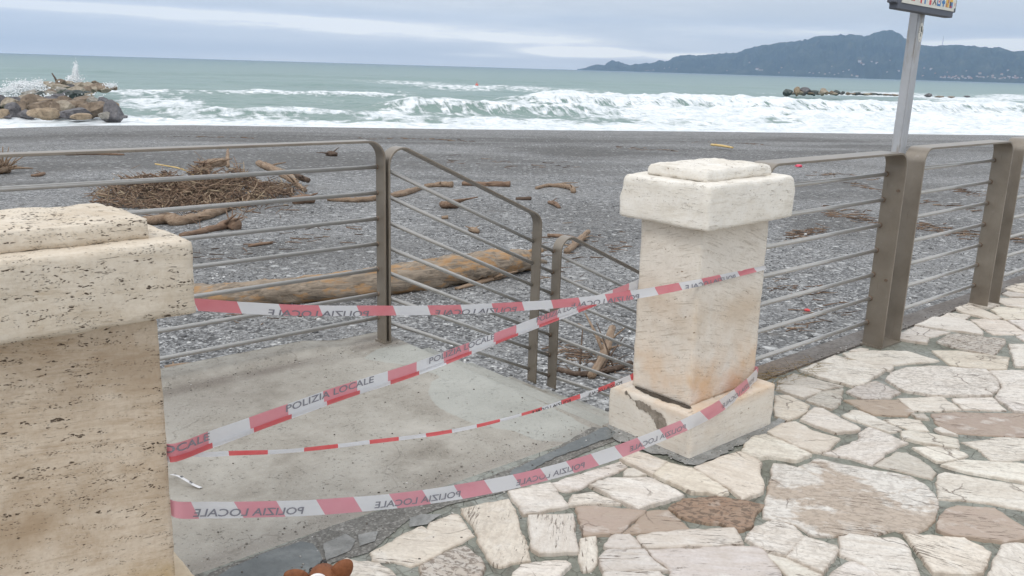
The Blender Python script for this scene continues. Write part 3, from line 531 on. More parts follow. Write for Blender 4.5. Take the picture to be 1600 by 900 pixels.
def mat_stone():
    t = NT('travertine paving'); a = t.n('Attribute', attribute_name='st'); tint = t.attr('tint', 'Color'); ed = t.attr('edge'); pit = t.attr('pit')
    def mp(sc): q = t.n('Mapping'); t.l(a.outputs['Vector'], q.inputs[0]); q.inputs['Scale'].default_value = sc; return q.outputs[0]
    n1 = t.noise(mp((3, 26, 1)), 1, 7, .65, .8); n2 = t.noise(mp((9, 11, 1)), 1, 5, .6); n3 = t.noise(mp((70, 80, 1)), 1, 4, .7)
    col = t.mix(t.ramp(n1, [(.36, .0), (.6, .75)]), t.mix(.35, tint, (.42, .33, .245)), tint)
    col = t.mix(t.ramp(n2, [(.5, 0.), (.72, .42)]), col, (.45, .385, .315))
    col = t.mix(t.ramp(n2, [(.30, .5), (.44, 0.)]), col, (.76, .73, .68))
    bl = t.math('MULTIPLY', t.attr('blotch'), t.ramp(t.noise(mp((2.4, 3.2, 1)), 1, 6, .7, .5), [(.46, 0.), (.52, 1.)]))
    col = t.mix(bl, col, t.mix(t.ramp(n1, [(.4, 0.), (.6, .5)]), (.72, .69, .64), (.62, .57, .51)))
    col = t.mix(t.ramp(n3, [(.35, .22), (.6, 0.)]), col, (.30, .25, .20))
    pv = t.noise(mp((15, 140, 1)), 1, 5, .72, .5); dens = t.noise(mp((2.6, 6, 1)), 1, 4, .65)
    hole = t.ramp(t.math('ADD', pv, t.math('MULTIPLY', t.math('SUBTRACT', dens, .5), .55)), [(.61, 0.), (.66, 1.)])
    h2 = t.math('MULTIPLY', pit, t.ramp(t.noise(mp((38, 55, 1)), 1, 4, .65, .6), [(.50, 0.), (.57, 1.)]))
    hole = t.math('MAXIMUM', hole, t.math('MULTIPLY', h2, .9))
    wp = t.n('Mapping'); t.l(a.outputs['Vector'], wp.inputs[0]); wv = t.n('VectorMath', operation='ADD'); nz = t.n('TexNoise'); nz.inputs['Scale'].default_value = 9; nz.inputs['Detail'].default_value = 5
    t.l(wp.outputs[0], nz.inputs['Vector']); sc = t.n('VectorMath', operation='SCALE'); t.l(nz.outputs['Color'], sc.inputs[0]); sc.inputs['Scale'].default_value = .12; t.l(wp.outputs[0], wv.inputs[0]); t.l(sc.outputs[0], wv.inputs[1])
    crk = t.ramp(t.voro(wv.outputs[0], 2.6, 'DISTANCE_TO_EDGE'), [(.0, 1.), (.012, 0.)]); crk = t.math('MULTIPLY', crk, t.ramp(t.noise(mp((2.1, 2.1, 1)), 1, 3), [(.5, 0.), (.58, 1.)]))
    hole = t.math('MAXIMUM', hole, crk)
    en = t.math('MULTIPLY', ed, t.ramp(n2, [(.32, .25), (.6, 1.)]))
    col = t.mix(t.math('MULTIPLY', en, .5), col, (.26, .19, .13))
    col = t.mix(t.math('MULTIPLY', hole, .85), col, (.13, .095, .07))
    hb = t.math('ADD', t.math('MULTIPLY', hole, -1.), t.math('ADD', t.math('MULTIPLY', n3, .35), t.math('MULTIPLY', n1, .5)))
    return t.fin(col, .62, t.bump(hb, .5, .006), spec=.35)
def mat_grout():
    t = NT('paving mortar'); c = t.coord(); n = t.noise(c, 2.2, 6, .62); n2 = t.noise(c, 26, 5, .7)
    col = t.ramp(n, [(.32, (.155, .16, .122)), (.5, (.235, .245, .207)), (.68, (.33, .34, .315))])
    cr = t.ramp(t.voro(c, 17, 'DISTANCE_TO_EDGE'), [(0., 1.), (.03, 0.)])
    col = t.mix(t.math('MULTIPLY', cr, t.ramp(t.noise(c, 3, 2), [(.4, .0), (.55, .6)])), col, (.055, .06, .045))
    n4 = t.noise(c, 7, 6, .7, .5); col = t.mix(t.ramp(n4, [(.52, 0.), (.64, .7)]), col, (.085, .075, .058)); col = t.mix(t.ramp(n4, [(.30, .5), (.42, 0.)]), col, (.36, .35, .31))
    col = t.mix(t.ramp(n2, [(.36, .4), (.55, 0.)]), col, (.10, .085, .065))
    return t.fin(col, .5, t.bump(t.math('ADD', t.math('MULTIPLY', cr, -.5), n2), .7, .008), spec=.4)
def jag(poly, step=.014, amp=.0085):
    out = []; n = len(poly)
    for i in range(n):
        a, b = Vector(poly[i]), Vector(poly[(i+1) % n]); d = b-a; L = d.length; k = max(1, int(L/step)); nr = Vector((-d.y, d.x)).normalized() if L else Vector((0, 0))
        for j in range(k):
            w = .0 if k < 2 else math.sin(math.pi*j/k)**.4 if j else 0
            p = a+d*(j/k); q = (noise.noise(Vector((p.x*22, p.y*22, 1.7)))*1.0+noise.noise(Vector((p.x*70, p.y*70, 5.)))*.6)*amp*w
            out.append(p+nr*q)
    return out
def build_paving():
    b = bmesh.new()
    for lo, hi in (((-14, -9, -.6), (.3, .2, 0)), ((.3, -9, -.6), (42, .12, 0))): box_bm(b, lo, hi)
    o = bm_obj('promenade', b, mat_grout()); o.matrix_world = MUV(); tag(o, 'crazy paved promenade of pale travertine with greenish mortar', 'promenade', kind='structure')
    polys = []
    for tint, pit, ang, px in STONE_PX:
        pts = [uv_of(onz(x, y)) for x, y in px]; polys.append((tint, pit, ang, pts))
    traced = [[np.array(p).min(0), np.array(p).max(0)] for _, _, _, p in polys]
    # more of the same paving outside what was read off (left of the gate, beyond the frame)
    rr = random.Random(3)
    def inframe(u, v):
        p = W3(u, v)-Vector((0, 0, EYE)); z = p.dot(CFW)
        if z < .2: return False
        x, y = 800+F_*p.dot(CRT)/z, 450-F_*p.dot(CUP)/z
        return x > 330 and x < 1585 and y < 905
    u = -6.
    while u < 14:
        v = -.14 if u < .3 else .0
        while v > -4:
            c = (u+.21, v-.16)
            if not inframe(*c) and not any(lo[0]-.05 < c[0] < hi[0]+.05 and lo[1]-.05 < c[1] < hi[1]+.05 for lo, hi in traced):
                pts = []
                k = rr.randint(5, 7); off = rr.random()*6
                for j in range(k): a = off+j*2*math.pi/k; r = rr.uniform(.8, 1.08); pts.append((c[0]+.20*r*math.cos(a), c[1]+.145*r*math.sin(a)))
                polys.append((rr.choice('wwwcgb'), rr.random()*.5, rr.uniform(-30, 30), pts))
            v -= .335
        u += .43
    V, Fc, ed, tint_, pit_, st, blo = [], [], [], [], [], [], []
    for i, (tn, pit, ang, pts) in enumerate(polys):
        pts = jag(pts); n = len(pts); c = sum(pts, Vector((0, 0)))/n
        ar = sum(pts[j].x*pts[(j+1) % n].y-pts[(j+1) % n].x*pts[j].y for j in range(n))
        if ar < 0: pts = pts[::-1]
        z = .005+.010*random.random(); base = len(V)
        tr = TINT[tn]; k = random.uniform(.93, 1.06); tr = (tr[0]*k, tr[1]*k*random.uniform(.985, 1.01), tr[2]*k*random.uniform(.96, 1.02), 1)
        ga = R_(-41.6-ang); ca, sa = math.cos(ga), math.sin(ga); ox, oy = random.random()*50, random.random()*50
        rings = []
        for ins, zz, e in ((-.008, -.004, 1), (-.0045, z-.002, 1), (-.0015, z, .7), (.008, z, 0)):
            ring = []
            for j in range(n):
                d = (pts[(j+2) % n]-pts[j-2]); nr = Vector((-d.y, d.x)).normalized(); p = pts[j]+nr*ins
                if ins > .01: p = pts[j] + (nr*.5+(c-pts[j]).normalized()*.6)*min(ins, (c-pts[j]).length*.4)
                ring.append(len(V)); V.append((p.x, p.y, zz + (0 if ins <= 0 else .0015*noise.noise(Vector((p.x*20, p.y*20, 0)))))); ed.append(e); tint_.append(tr); pit_.append(pit); blo.append(1. if tn == 't' else 0.)
                q = p-c; st.append((q.x*ca+q.y*sa+ox, -q.x*sa+q.y*ca+oy, 0))
            rings.append(ring)
        for a, bb in zip(rings, rings[1:]):
            for j in range(n): Fc.append((a[j], a[(j+1) % n], bb[(j+1) % n], bb[j]))
        from mathutils.geometry import tessellate_polygon
        R3 = rings[-1]
        for tri in tessellate_polygon([[Vector((V[q][0], V[q][1], 0)) for q in R3]]):
            tri = [R3[q] for q in tri]; A, B, C = (V[q] for q in tri)
            if (B[0]-A[0])*(C[1]-A[1])-(C[0]-A[0])*(B[1]-A[1]) < 0: tri = tri[::-1]
            Fc.append(tuple(tri))
    me = bpy.data.meshes.new('paving_stones'); me.from_pydata(V, [], Fc); me.update()
    fattr(me, 'edge', ed); fattr(me, 'pit', pit_); fattr(me, 'blotch', blo)
    a = me.attributes.new('tint', 'FLOAT_COLOR', 'POINT'); a.data.foreach_set('color', np.array(tint_, np.float32).ravel())
    a = me.attributes.new('st', 'FLOAT_VECTOR', 'POINT'); a.data.foreach_set('vector', np.array(st, np.float32).ravel())
    link('paving_stones', me, mat_stone(), o)
    return o
PROM = build_paving()
def flat_patch(name, polys, z, mat, parent, amp=.008):
    b = bmesh.new()
    for i, px in enumerate(polys):
        pts = jag([uv_of(onz(x, y)) for x, y in px], .015, amp); f = b.faces.new([b.verts.new((p.x, p.y, z+.0007*i)) for p in pts])
    bmesh.ops.triangulate(b, faces=b.faces[:])
    for f in b.faces:
        if f.normal.z < 0: f.normal_flip()
    me = bpy.data.meshes.new(name); b.to_mesh(me); b.free(); return link(name, me, mat, parent)
def mat_cement(name, a, bc, cc, scale=6, rough=.7, bump=.35, gravel=0.):
    t = NT(name); c = t.coord(); n = t.noise(c, scale, 7, .65, .4); n2 = t.noise(c, scale*9, 5, .7); v = t.voro(c, 150, 'F1', 'Color')
    col = t.ramp(n, [(.32, a), (.52, bc), (.7, cc)]); col = t.mix(t.ramp(n2, [(.35, .35), (.55, 0.)]), col, tuple(x*.6 for x in a))
    if gravel:
        sp = t.n('SeparateColor'); t.l(v, sp.inputs[0]); col = t.mix(gravel, col, t.ramp(sp.outputs[0], [(0, (.07, .065, .055)), (.7, (.2, .19, .165)), (1, (.5, .48, .44))]))
    return t.fin(col, rough, t.bump(n2, bump, .005), spec=.35)
M_DARKCEM = mat_cement('wet slate grey cement', (.095, .105, .105), (.13, .142, .142), (.20, .21, .205), 5, .42, .15)
M_GREYCEM = mat_cement('rough grey mortar', (.115, .11, .10), (.17, .163, .15), (.26, .25, .23), 9, .8, .6, .35)
M_FOOTCEM = mat_cement('grey pointing', (.16, .16, .15), (.28, .278, .265), (.38, .378, .36), 7, .65, .4)
# border of old mortar between landing and paving, with darker trowelled patches
flat_patch('mortar_border', [[(318, 905), (335, 893), (430, 858), (520, 822), (640, 785), (760, 748), (850, 712), (925, 668), (958, 672), (985, 676), (960, 690), (905, 712), (850, 740), (800, 768), (745, 780), (700, 790), (640, 812), (600, 845), (575, 865), (520, 880), (500, 905)]], .003, M_GREYCEM, PROM)
flat_patch('slate_cement_patch', [[(338, 905), (360, 890), (425, 862), (470, 848), (490, 852), (500, 866), (503, 880), (470, 905)], [(792, 752), (803, 735), (840, 718), (900, 690), (945, 669), (960, 672), (968, 680), (905, 704), (868, 716), (820, 742)]], .0055, M_DARKCEM, PROM)
flat_patch('pale_cement_patch', [[(505, 852), (540, 836), (556, 846), (548, 862), (510, 878)], [(560, 838), (590, 832), (586, 848), (562, 856)], [(640, 812), (660, 806), (690, 806), (668, 822), (640, 826)]], .0058, M_FOOTCEM, PROM, .004)
flat_patch('pillar_pointing', [[(950, 664), (1020, 690), (1081, 716), (1150, 686), (1211, 660), (1224, 652), (1229, 658), (1224, 668), (1206, 675), (1185, 687), (1156, 698), (1130, 712), (1096, 727), (1070, 728), (1042, 712), (1012, 709), (990, 697), (962, 690)]], .0074, M_FOOTCEM, PROM, .02)
# ------------------------------------------------------------------ staircase down to the beach (landing, steps, lip)
def mat_landing():
    t = NT('landing concrete'); c = t.coord(); n = t.noise(c, 2.4, 7, .62, .3); n2 = t.noise(c, 60, 5, .72); n3 = t.noise(c, 9, 6, .65)
    col = t.ramp(n, [(.30, (.228, .204, .17)), (.47, (.322, .298, .258)), (.7, (.415, .393, .35))])
    col = t.mix(t.ramp(n3, [(.5, 0.), (.7, .45)]), col, (.47, .44, .39))
    pit = t.ramp(t.math('ADD', n2, t.math('MULTIPLY', t.math('SUBTRACT', n3, .5), .4)), [(.33, .75), (.40, 0.)])
    col = t.mix(pit, col, (.17, .155, .13))
    pm = t.attr('patch'); e = t.ramp(t.math('ADD', pm, t.math('MULTIPLY', t.math('SUBTRACT', n3, .5), .5)), [(.42, 0.), (.56, 1.)])
    col = t.mix(t.math('MULTIPLY', e, .8), col, t.ramp(n, [(.3, (.345, .35, .32)), (.7, (.435, .44, .405))]))
    st = t.math('MULTIPLY', t.attr('stain'), t.ramp(n3, [(.34, .25), (.55, 1.)]))
    col = t.mix(t.math('MULTIPLY', st, .75), col, (.17, .145, .125))
    wv = t.n('VectorMath', operation='ADD'); wn = t.n('TexNoise'); wn.inputs['Scale'].default_value = 4; wn.inputs['Detail'].default_value = 6; t.l(c, wn.inputs['Vector']); ws = t.n('VectorMath', operation='SCALE'); ws.inputs['Scale'].default_value = .35; t.l(wn.outputs['Color'], ws.inputs[0]); t.l(c, wv.inputs[0]); t.l(ws.outputs[0], wv.inputs[1])
    crk = t.math('MULTIPLY', t.ramp(t.voro(wv.outputs[0], 1.1, 'DISTANCE_TO_EDGE'), [(.0, 1.), (.006, 0.)]), t.ramp(t.noise(c, 1.3, 2), [(.54, 0.), (.62, .4)]))
    col = t.mix(crk, col, (.13, .115, .095))
    scr = t.ramp(t.noise(t.coord(scale=(3, 26, 3)), 3, 6, .72), [(.58, 0.), (.70, .35)]); col = t.mix(scr, col, (.24, .215, .185))
    sand = t.ramp(t.noise(c, 130, 3, .7), [(.60, 0.), (.70, .5)]); col = t.mix(sand, col, (.55, .52, .47))
    return t.fin(col, .8, t.bump(t.math('ADD', t.math('MULTIPLY', t.math('MAXIMUM', pit, crk), -1), n2), .6, .005), spec=.3)
M_LAND = mat_landing()
def in_poly(P, poly):
    P = np.asarray(P); ins = np.zeros(len(P), bool); n = len(poly)
    for i in range(n):
        x1, y1 = poly[i]; x2, y2 = poly[(i+1) % n]
        c = ((y1 > P[:, 1]) != (y2 > P[:, 1])); xx = (x2-x1)*(P[:, 1]-y1)/((y2-y1) if y2 != y1 else 1e-9)+x1
        ins ^= c & (P[:, 0] < xx)
    return ins
def blur(a, k):
    for _ in range(k): a = (a+np.roll(a, 1, 0)+np.roll(a, -1, 0)+np.roll(a, 1, 1)+np.roll(a, -1, 1))/5
    return a
def build_stairs():
    root = empty('concrete_staircase', MUV(), label='worn concrete landing and steps going down to the beach between the pillars', cat='staircase')
    us = np.linspace(-6, -.3, 286); vs_ = np.linspace(.2, 1.98, 90); U, V = np.meshgrid(us, vs_)
    lip = .035/(1+np.exp(-(V-1.83)/.012)) * np.clip((-.62-U)/.2, 0, 1)
    Z = -.001 + lip + .004*(pnoise(np.c_[U.ravel()*3, V.ravel()*3], 1, 2., 3).reshape(U.shape)-.5) - .012*np.clip((U+.34)/.04, 0, 1)**2
    Z[0] -= .0
    Vt = np.c_[U.ravel(), V.ravel(), Z.ravel()]; Q = grid_quads(len(vs_), len(us)); nV = len(Vt)
    # skirts down to the beach
    def skirt(idx):
        nonlocal Vt, Q
        a = len(Vt); lo = Vt[idx].copy(); lo[:, 2] = -1.75; Vt = np.r_[Vt, lo]; i = np.arange(len(idx)-1)
        Q = np.r_[Q, np.stack([idx[i], np.arange(a, a+len(idx)-1)+0, np.arange(a+1, a+len(idx)), idx[i+1]], -1)]
    nc = len(us); skirt(np.arange((len(vs_)-1)*nc, len(vs_)*nc)); skirt(np.arange(len(vs_))[::-1]*nc+nc-1)
    me = fast_mesh('landing', Vt, Q)
    P1 = [uv_of(onz(x, y)) for x, y in ((566, 560), (590, 545), (640, 530), (655, 528), (800, 600), (960, 690), (880, 690), (835, 688), (800, 672), (740, 662), (690, 640), (670, 620), (673, 598), (690, 588), (640, 570), (600, 565))]
    pm = blur(in_poly(np.c_[U.ravel(), V.ravel()], P1).reshape(U.shape).astype(float), 4).ravel()
    P2 = [uv_of(onz(x, y)) for x, y in ((545, 540), (585, 524), (640, 524), (650, 534), (618, 541), (585, 541), (565, 548))]
    s2 = blur(in_poly(np.c_[U.ravel(), V.ravel()], P2).reshape(U.shape).astype(float), 2)
    stn = np.clip(np.exp(-((V-1.74)/.06)**2)*np.clip((-.7-U)/.3, 0, 1)*1.0 + .45*np.exp(-((V-1.5)/.22)**2)*np.clip((-1.0-U)/.4, 0, 1) + s2*1.2 + .5*np.exp(-((V-.24)/.05)**2), 0, 1).ravel()
    ext = len(Vt)-nV; fattr(me, 'patch', np.r_[pm, np.zeros(ext)]); fattr(me, 'stain', np.r_[stn, .3*np.ones(ext)])
    link('landing', me, M_LAND, root)
    b = bmesh.new(); box_bm(b, (-.3, .2005, -1.75), (.31, .2435, -.003)); o = bm_obj('cheek_wall', b, M_LAND, root); fattr(o.data, 'patch', [0]*8); fattr(o.data, 'stain', [.5]*8)
    k = 1; u0 = -.3
    while k <= 7:
        b = bmesh.new(); z = -.165*k; box_bm(b, (u0, .245, -1.75), (u0+.335, 1.985, z)); bmesh.ops.bevel(b, geom=[e for e in b.edges if all(abs(v.co.z-z) < 1e-4 for v in e.verts)], offset=.012, segments=2, affect='EDGES')
        so_ = bm_obj('step', b, M_LAND, root); fattr(so_.data, 'patch', [.9 if k < 3 else .5]*len(so_.data.vertices)); fattr(so_.data, 'stain', [.15]*len(so_.data.vertices)); u0 += .337; k += 1
build_stairs()
def build_kerb():
    t = NT('stained kerb'); c = t.coord(); n = t.noise(c, 3, 6, .65); n2 = t.noise(c, 40, 5, .7)
    col = t.ramp(n, [(.3, (.15, .125, .105)), (.5, (.20, .178, .16)), (.7, (.28, .262, .245))])
    x = t.n('SeparateXYZ'); tc = t.n('TexCoord'); t.l(tc.outputs['Object'], x.inputs[0])
    rust = t.math('MULTIPLY', t.ramp(t.math('DIVIDE', x.outputs[0], 2.), [(.36, 1.), (.66, 0.)]), t.ramp(n, [(.3, .4), (.6, .9)]))
    col = t.mix(rust, col, (.26, .17, .095)); col = t.mix(t.ramp(n2, [(.38, .5), (.55, 0.)]), col, (.07, .06, .05))
    t.fin(col, .7, t.bump(n2, .4, .006), spec=.3)
    b = bmesh.new(); box_bm(b, (.3115, .1235, -1.9), (42, .285, .004)); bmesh.ops.bevel(b, geom=[e for e in b.edges if all(v.co.z > 0 for v in e.verts)], offset=.012, segments=2, affect='EDGES')
    o = bm_obj('retaining_wall', b, t.mat); o.matrix_world = MUV(); tag(o, 'low stained concrete retaining wall and kerb under the right hand railings', 'wall')
    b = bmesh.new(); box_bm(b, (-14, .2, -1.9), (-6, 1.98, -.002)); o = bm_obj('promenade_terrace', b, M_LAND, PROM)
    fattr(o.data, 'patch', [0]*8); fattr(o.data, 'stain', [.2]*8)
build_kerb()
# ------------------------------------------------------------------ pillars
def worn_box(hx, hy, z0, z1, r, cell=.013, amp=.0025, chips=(), seed=0.):
    """rounded block with worn, slightly chipped edges; chips: (x, y, z, radius, depth)"""
    c = Vector((0, 0, (z0+z1)/2)); h = Vector((hx, hy, (z1-z0)/2)); b = bmesh.new()
    def face(ax, sgn):
        o = [i for i in range(3) if i != ax]; n = [max(2, int(2*h[i]/cell)) for i in o]; g = []
        for i in range(n[0]+1):
            row = []
            for j in range(n[1]+1):
                p = Vector((0, 0, 0)); p[ax] = sgn*h[ax]; p[o[0]] = -h[o[0]]+2*h[o[0]]*i/n[0]; p[o[1]] = -h[o[1]]+2*h[o[1]]*j/n[1]; row.append(b.verts.new(p))
            g.append(row)
        for i in range(n[0]):
            for j in range(n[1]): b.faces.new((g[i][j], g[i+1][j], g[i+1][j+1], g[i][j+1]))
    for ax in range(3):
        for s in (1, -1): face(ax, s)
    bmesh.ops.remove_doubles(b, verts=b.verts, dist=1e-5)
    for v in b.verts:
        p = v.co.copy(); sv = Vector((seed, seed*1.7, 0))
        rr = r*(1+1.1*noise.noise((p+c)*9+sv)+.7*noise.noise((p+c)*26+sv)); rr = max(.002, min(rr, min(h)*.9))
        for cx, cy, cz, cr, cdp in chips:
            d = (p+c-Vector((cx, cy, cz))).length
            if d < cr: rr += cdp*(1-(d/cr)**2)
        rr = min(rr, min(h)*.95)
        inn = Vector([max(-(h[i]-rr), min(h[i]-rr, p[i])) for i in range(3)]); d = p-inn
        if d.length > 1e-7: dn = d.normalized(); p = inn+dn*rr
        else: dn = Vector((0, 0, 0))
        p += dn*amp*(noise.noise(p*14+sv)+.6*noise.noise(p*40+sv))
        v.co = p+c
    return b
SE, SN = .4548, .3073
def pillar(u, label, seed, mats, lean, chips=None, er=.010):
    mw = MUV(u0=u) @ Matrix.Rotation(lean[0], 4, 'Y') @ Matrix.Rotation(lean[1], 4, 'X')
    root = empty('stone_pillar', mw, label=label, cat='pillar', group='stone gate pillars')
    e, n_ = SE/2, SN/2; chips = chips or {}
    bm_obj('base', worn_box(e+.067, n_+.067, -.12, .1934, .010, chips=chips.get('base', ()), seed=seed), mats[2], root, True)
    bm_obj('shaft', worn_box(e, n_, .1934, .9269, .006, chips=chips.get('shaft', ()), seed=seed+3), mats[1], root, True)
    cap = bm_obj('cap', worn_box(e+.067, n_+.067, .9269, 1.0999, er, chips=chips.get('cap', ()), seed=seed+6, amp=.003), mats[0], root, True)
    bm_obj('top_slab', worn_box(e-.004, n_-.004, 1.0985, 1.1452, er*.9, chips=chips.get('top', ()), seed=seed+9, amp=.005), mats[0], cap, True)
M_R = [travertine('bleached travertine cap', (.78, .745, .685), (.73, .685, .61), (.60, .54, .45), (.24, .18, .13), .5, .03, vk=.55),
       travertine('bleached travertine shaft', (.72, .67, .60), (.66, .605, .53), (.54, .47, .39), (.25, .18, .12), .42, .30, [(.27, .13, (.62, .40, .22), .8), (.56, .10, (.50, .38, .26), .6)], vk=.85),
       travertine('bleached travertine base', (.70, .655, .585), (.66, .605, .525), (.60, .515, .42), (.26, .19, .13), .4, .02, [(.19, .03, (.62, .43, .27), .7)])]
M_L = [travertine('pitted beige travertine cap', (.68, .605, .505), (.60, .52, .415), (.47, .375, .27), (.085, .062, .045), 1.08, .04, ps=80, vk=.25),
       travertine('brown veined travertine shaft', (.72, .62, .50), (.61, .50, .38), (.43, .315, .21), (.10, .072, .05), .95, .12, [(.80, .10, (.36, .26, .17), .7), (.48, .13, (.38, .27, .17), .8), (.26, .05, (.46, .32, .14), .8)], ps=85, vk=.3),
       travertine('beige travertine base', (.62, .53, .40), (.58, .48, .35), (.5, .4, .28), (.16, .11, .07), .6, .0)]
pillar(0, 'whitish stone pillar with worn cap standing beside the steps, wrapped by striped tape', 1.0, M_R, (R_(-.55), 0),
       dict(cap=[(-.295, .22, 1.1, .10, .022), (-.29, .0, 1.1, .09, .012), (.29, -.22, 1.1, .06, .02), (-.29, -.22, 1.1, .07, .02), (.0, -.22, 1.1, .06, .008)], top=[(-.22, .15, 1.145, .1, .012), (.22, -.15, 1.145, .08, .012)], base=[(-.29, .22, .19, .05, .01)]))
pillar(-2.53, 'large beige pitted stone pillar cut off by the left edge of the photo', 31., M_L, (0, 0), dict(cap=[(.29, .2, 1.1, .05, .012)], top=[(.22, .15, 1.145, .12, .012), (.22, -.15, 1.145, .06, .006)]), .009)
# dark weathering crust at the foot of the right pillar's shaft: thin worn mortar remains on base and ledge
def crust():
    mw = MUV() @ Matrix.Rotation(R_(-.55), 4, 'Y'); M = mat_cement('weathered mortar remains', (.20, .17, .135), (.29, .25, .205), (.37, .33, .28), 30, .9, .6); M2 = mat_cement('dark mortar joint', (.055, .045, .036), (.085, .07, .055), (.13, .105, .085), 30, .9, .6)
    e, n_ = SE/2, SN/2; b = bmesh.new()
    def sheet(pts3, jaga):
        q = jag([p for p in pts3], .006, jaga); return q
    # on the ledge, along the left face of the shaft: local (v along face, distance from shaft)
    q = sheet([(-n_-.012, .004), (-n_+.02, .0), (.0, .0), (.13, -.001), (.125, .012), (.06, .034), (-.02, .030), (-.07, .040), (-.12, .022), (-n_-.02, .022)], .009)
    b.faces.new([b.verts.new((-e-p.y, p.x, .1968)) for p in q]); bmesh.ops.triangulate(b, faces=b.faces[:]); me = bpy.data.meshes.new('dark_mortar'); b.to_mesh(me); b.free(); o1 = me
    b = bmesh.new(); q = sheet([(.13, .188), (.105, .184), (.06, .17), (-.01, .172), (-.06, .155), (-.10, .12), (-.115, .085), (-.10, .055), (-.06, .045), (-.05, .085), (-.035, .12), (.0, .142), (.05, .135), (.06, .155), (.1, .165)], .02)
    b.faces.new([b.verts.new((-e-.0705, p.x, p.y)) for p in q]); bmesh.ops.triangulate(b, faces=b.faces[:]); me2 = bpy.data.meshes.new('grey_mortar'); b.to_mesh(me2); b.free()
    root = [o for o in bpy.data.objects if o.name.startswith('stone_pillar') and o.type == 'EMPTY' and 'whitish' in o['label']][0]
    bpy.context.view_layer.update(); base = [c for c in root.children if c.name.startswith('base')][0]
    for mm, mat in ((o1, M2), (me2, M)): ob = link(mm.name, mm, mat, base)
crust()
# ------------------------------------------------------------------ railings
def mat_metal():
    t = NT('painted bronze grey steel'); c = t.coord(); n = t.noise(c, 6, 5, .6); n2 = t.noise(c, 90, 4, .7)
    col = t.ramp(n, [(.3, (.225, .192, .155)), (.7, (.30, .262, .216))]); col = t.mix(t.ramp(n2, [(.62, 0.), (.75, .5)]), col, (.16, .09, .05))
    rs = t.ramp(t.noise(t.coord(scale=(26, 26, 3)), 2, 6, .7), [(.60, 0.), (.74, .55)]); col = t.mix(rs, col, (.15, .10, .065)); col = t.mix(t.ramp(t.noise(c, 22, 5, .7), [(.62, 0.), (.74, .45)]), col, (.36, .33, .30))
    return t.fin(col, t.ramp(n, [(.3, .30), (.7, .42)]), t.bump(n2, .08, .002), metal=.5, spec=.5)
M_STEEL = mat_metal()
M_ROD = plain('satin steel rod', (.46, .445, .42), .3, .5, .12, 30)
M_BOLT = plain('rusty bolt', (.20, .145, .105), .6, .4, .3, 60)
def strip_bm(path, v0, v1, th):
    """flat bar: path of (u,z) points, width v0..v1, thickness th towards the left normal"""
    b = bmesh.new(); n = len(path); P = [Vector(p) for p in path]; rows = []
    for i in range(n):
        d1 = (P[i]-P[i-1]).normalized() if i else (P[1]-P[0]).normalized(); d2 = (P[i+1]-P[i]).normalized() if i < n-1 else d1
        nr = Vector((-(d1+d2).y, (d1+d2).x)).normalized(); k = 1/max(.5, nr.dot(Vector((-d1.y, d1.x))))
        a = P[i]; c = P[i]-nr*th*k; bev = .0018
        rows.append([b.verts.new(v) for v in ((a.x, v0+bev, a.y), (a.x, v1-bev, a.y), ((a.x*.85+c.x*.15), v1, (a.y*.85+c.y*.15)), ((a.x*.15+c.x*.85), v1, (a.y*.15+c.y*.85)), (c.x, v1-bev, c.y), (c.x, v0+bev, c.y), ((a.x*.15+c.x*.85), v0, (a.y*.15+c.y*.85)), ((a.x*.85+c.x*.15), v0, (a.y*.85+c.y*.15)))])
    for a, c in zip(rows, rows[1:]):
        for k in range(8): b.faces.new((a[k], c[k], c[(k+1) % 8], a[(k+1) % 8]))
    b.faces.new(rows[0]); b.faces.new(rows[-1][::-1]); return b
def fillet(pts, r, seg=9):
    out = [pts[0]]
    for i in range(1, len(pts)-1):
        p, a, c = Vector(pts[i]), Vector(pts[i-1]), Vector(pts[i+1]); d1, d2 = (a-p).normalized(), (c-p).normalized(); ang = d1.angle(d2); t = r/math.tan(ang/2)
        s, e_ = p+d1*t, p+d2*t; cen = p+(d1+d2).normalized()*(r/math.sin(ang/2))
        a0 = math.atan2(s.y-cen.y, s.x-cen.x); a1 = math.atan2(e_.y-cen.y, e_.x-cen.x); da = (a1-a0+math.pi) % (2*math.pi)-math.pi
        out += [(cen.x+r*math.cos(a0+da*k/seg), cen.y+r*math.sin(a0+da*k/seg)) for k in range(seg+1)]
    return out+[pts[-1]]
def railing(label, path, v0, v1, rods, th=.012, r=.095, rr=.0115, group='steel railings with horizontal rods', bolts=(), plates=(), cat='railing'):
    root = empty('steel_railing', MUV(), label=label, cat=cat, group=group)
    fr = bm_obj('frame', strip_bm(fillet(path, r), v0, v1, th), M_STEEL, root)
    for p in fr.data.polygons: p.use_smooth = True
    fr.data.set_sharp_from_angle(angle=R_(38))
    vm = v1-.0125
    for (ua, za), (ub, zb) in rods:
        b = bmesh.new(); tube_bm(b, [(ua, vm, za), (ub, vm, zb)], rr, 12); d_ = Vector((ub-ua, 0, zb-za)).normalized(); rod = bm_obj('rod', b, M_ROD, root, True)
        b = bmesh.new()
        tube_bm(b, [Vector((ub, vm, zb))-d_*.010, Vector((ub, vm, zb))-d_*.001], [rr*1.05, rr*1.4], 10); bm_obj('weld', b, M_BOLT, rod, True)
    for u, z in bolts:
        b = bmesh.new(); tube_bm(b, [(u, v0+.028, z), (u-.009, v0+.028, z)], .0085, 8); bm_obj('bolt', b, M_BOLT, root)
    for ua, ub in plates:
        b = bmesh.new(); box_bm(b, (ua, v0-.004, -.002), (ub, v1+.004, .009)); bm_obj('foot_plate', b, M_STEEL, root)
    return root
ZR = [.988, .845, .702, .558, .417, .278, .135]; ZL = [.968, .830, .690, .552, .410, .270, .136]
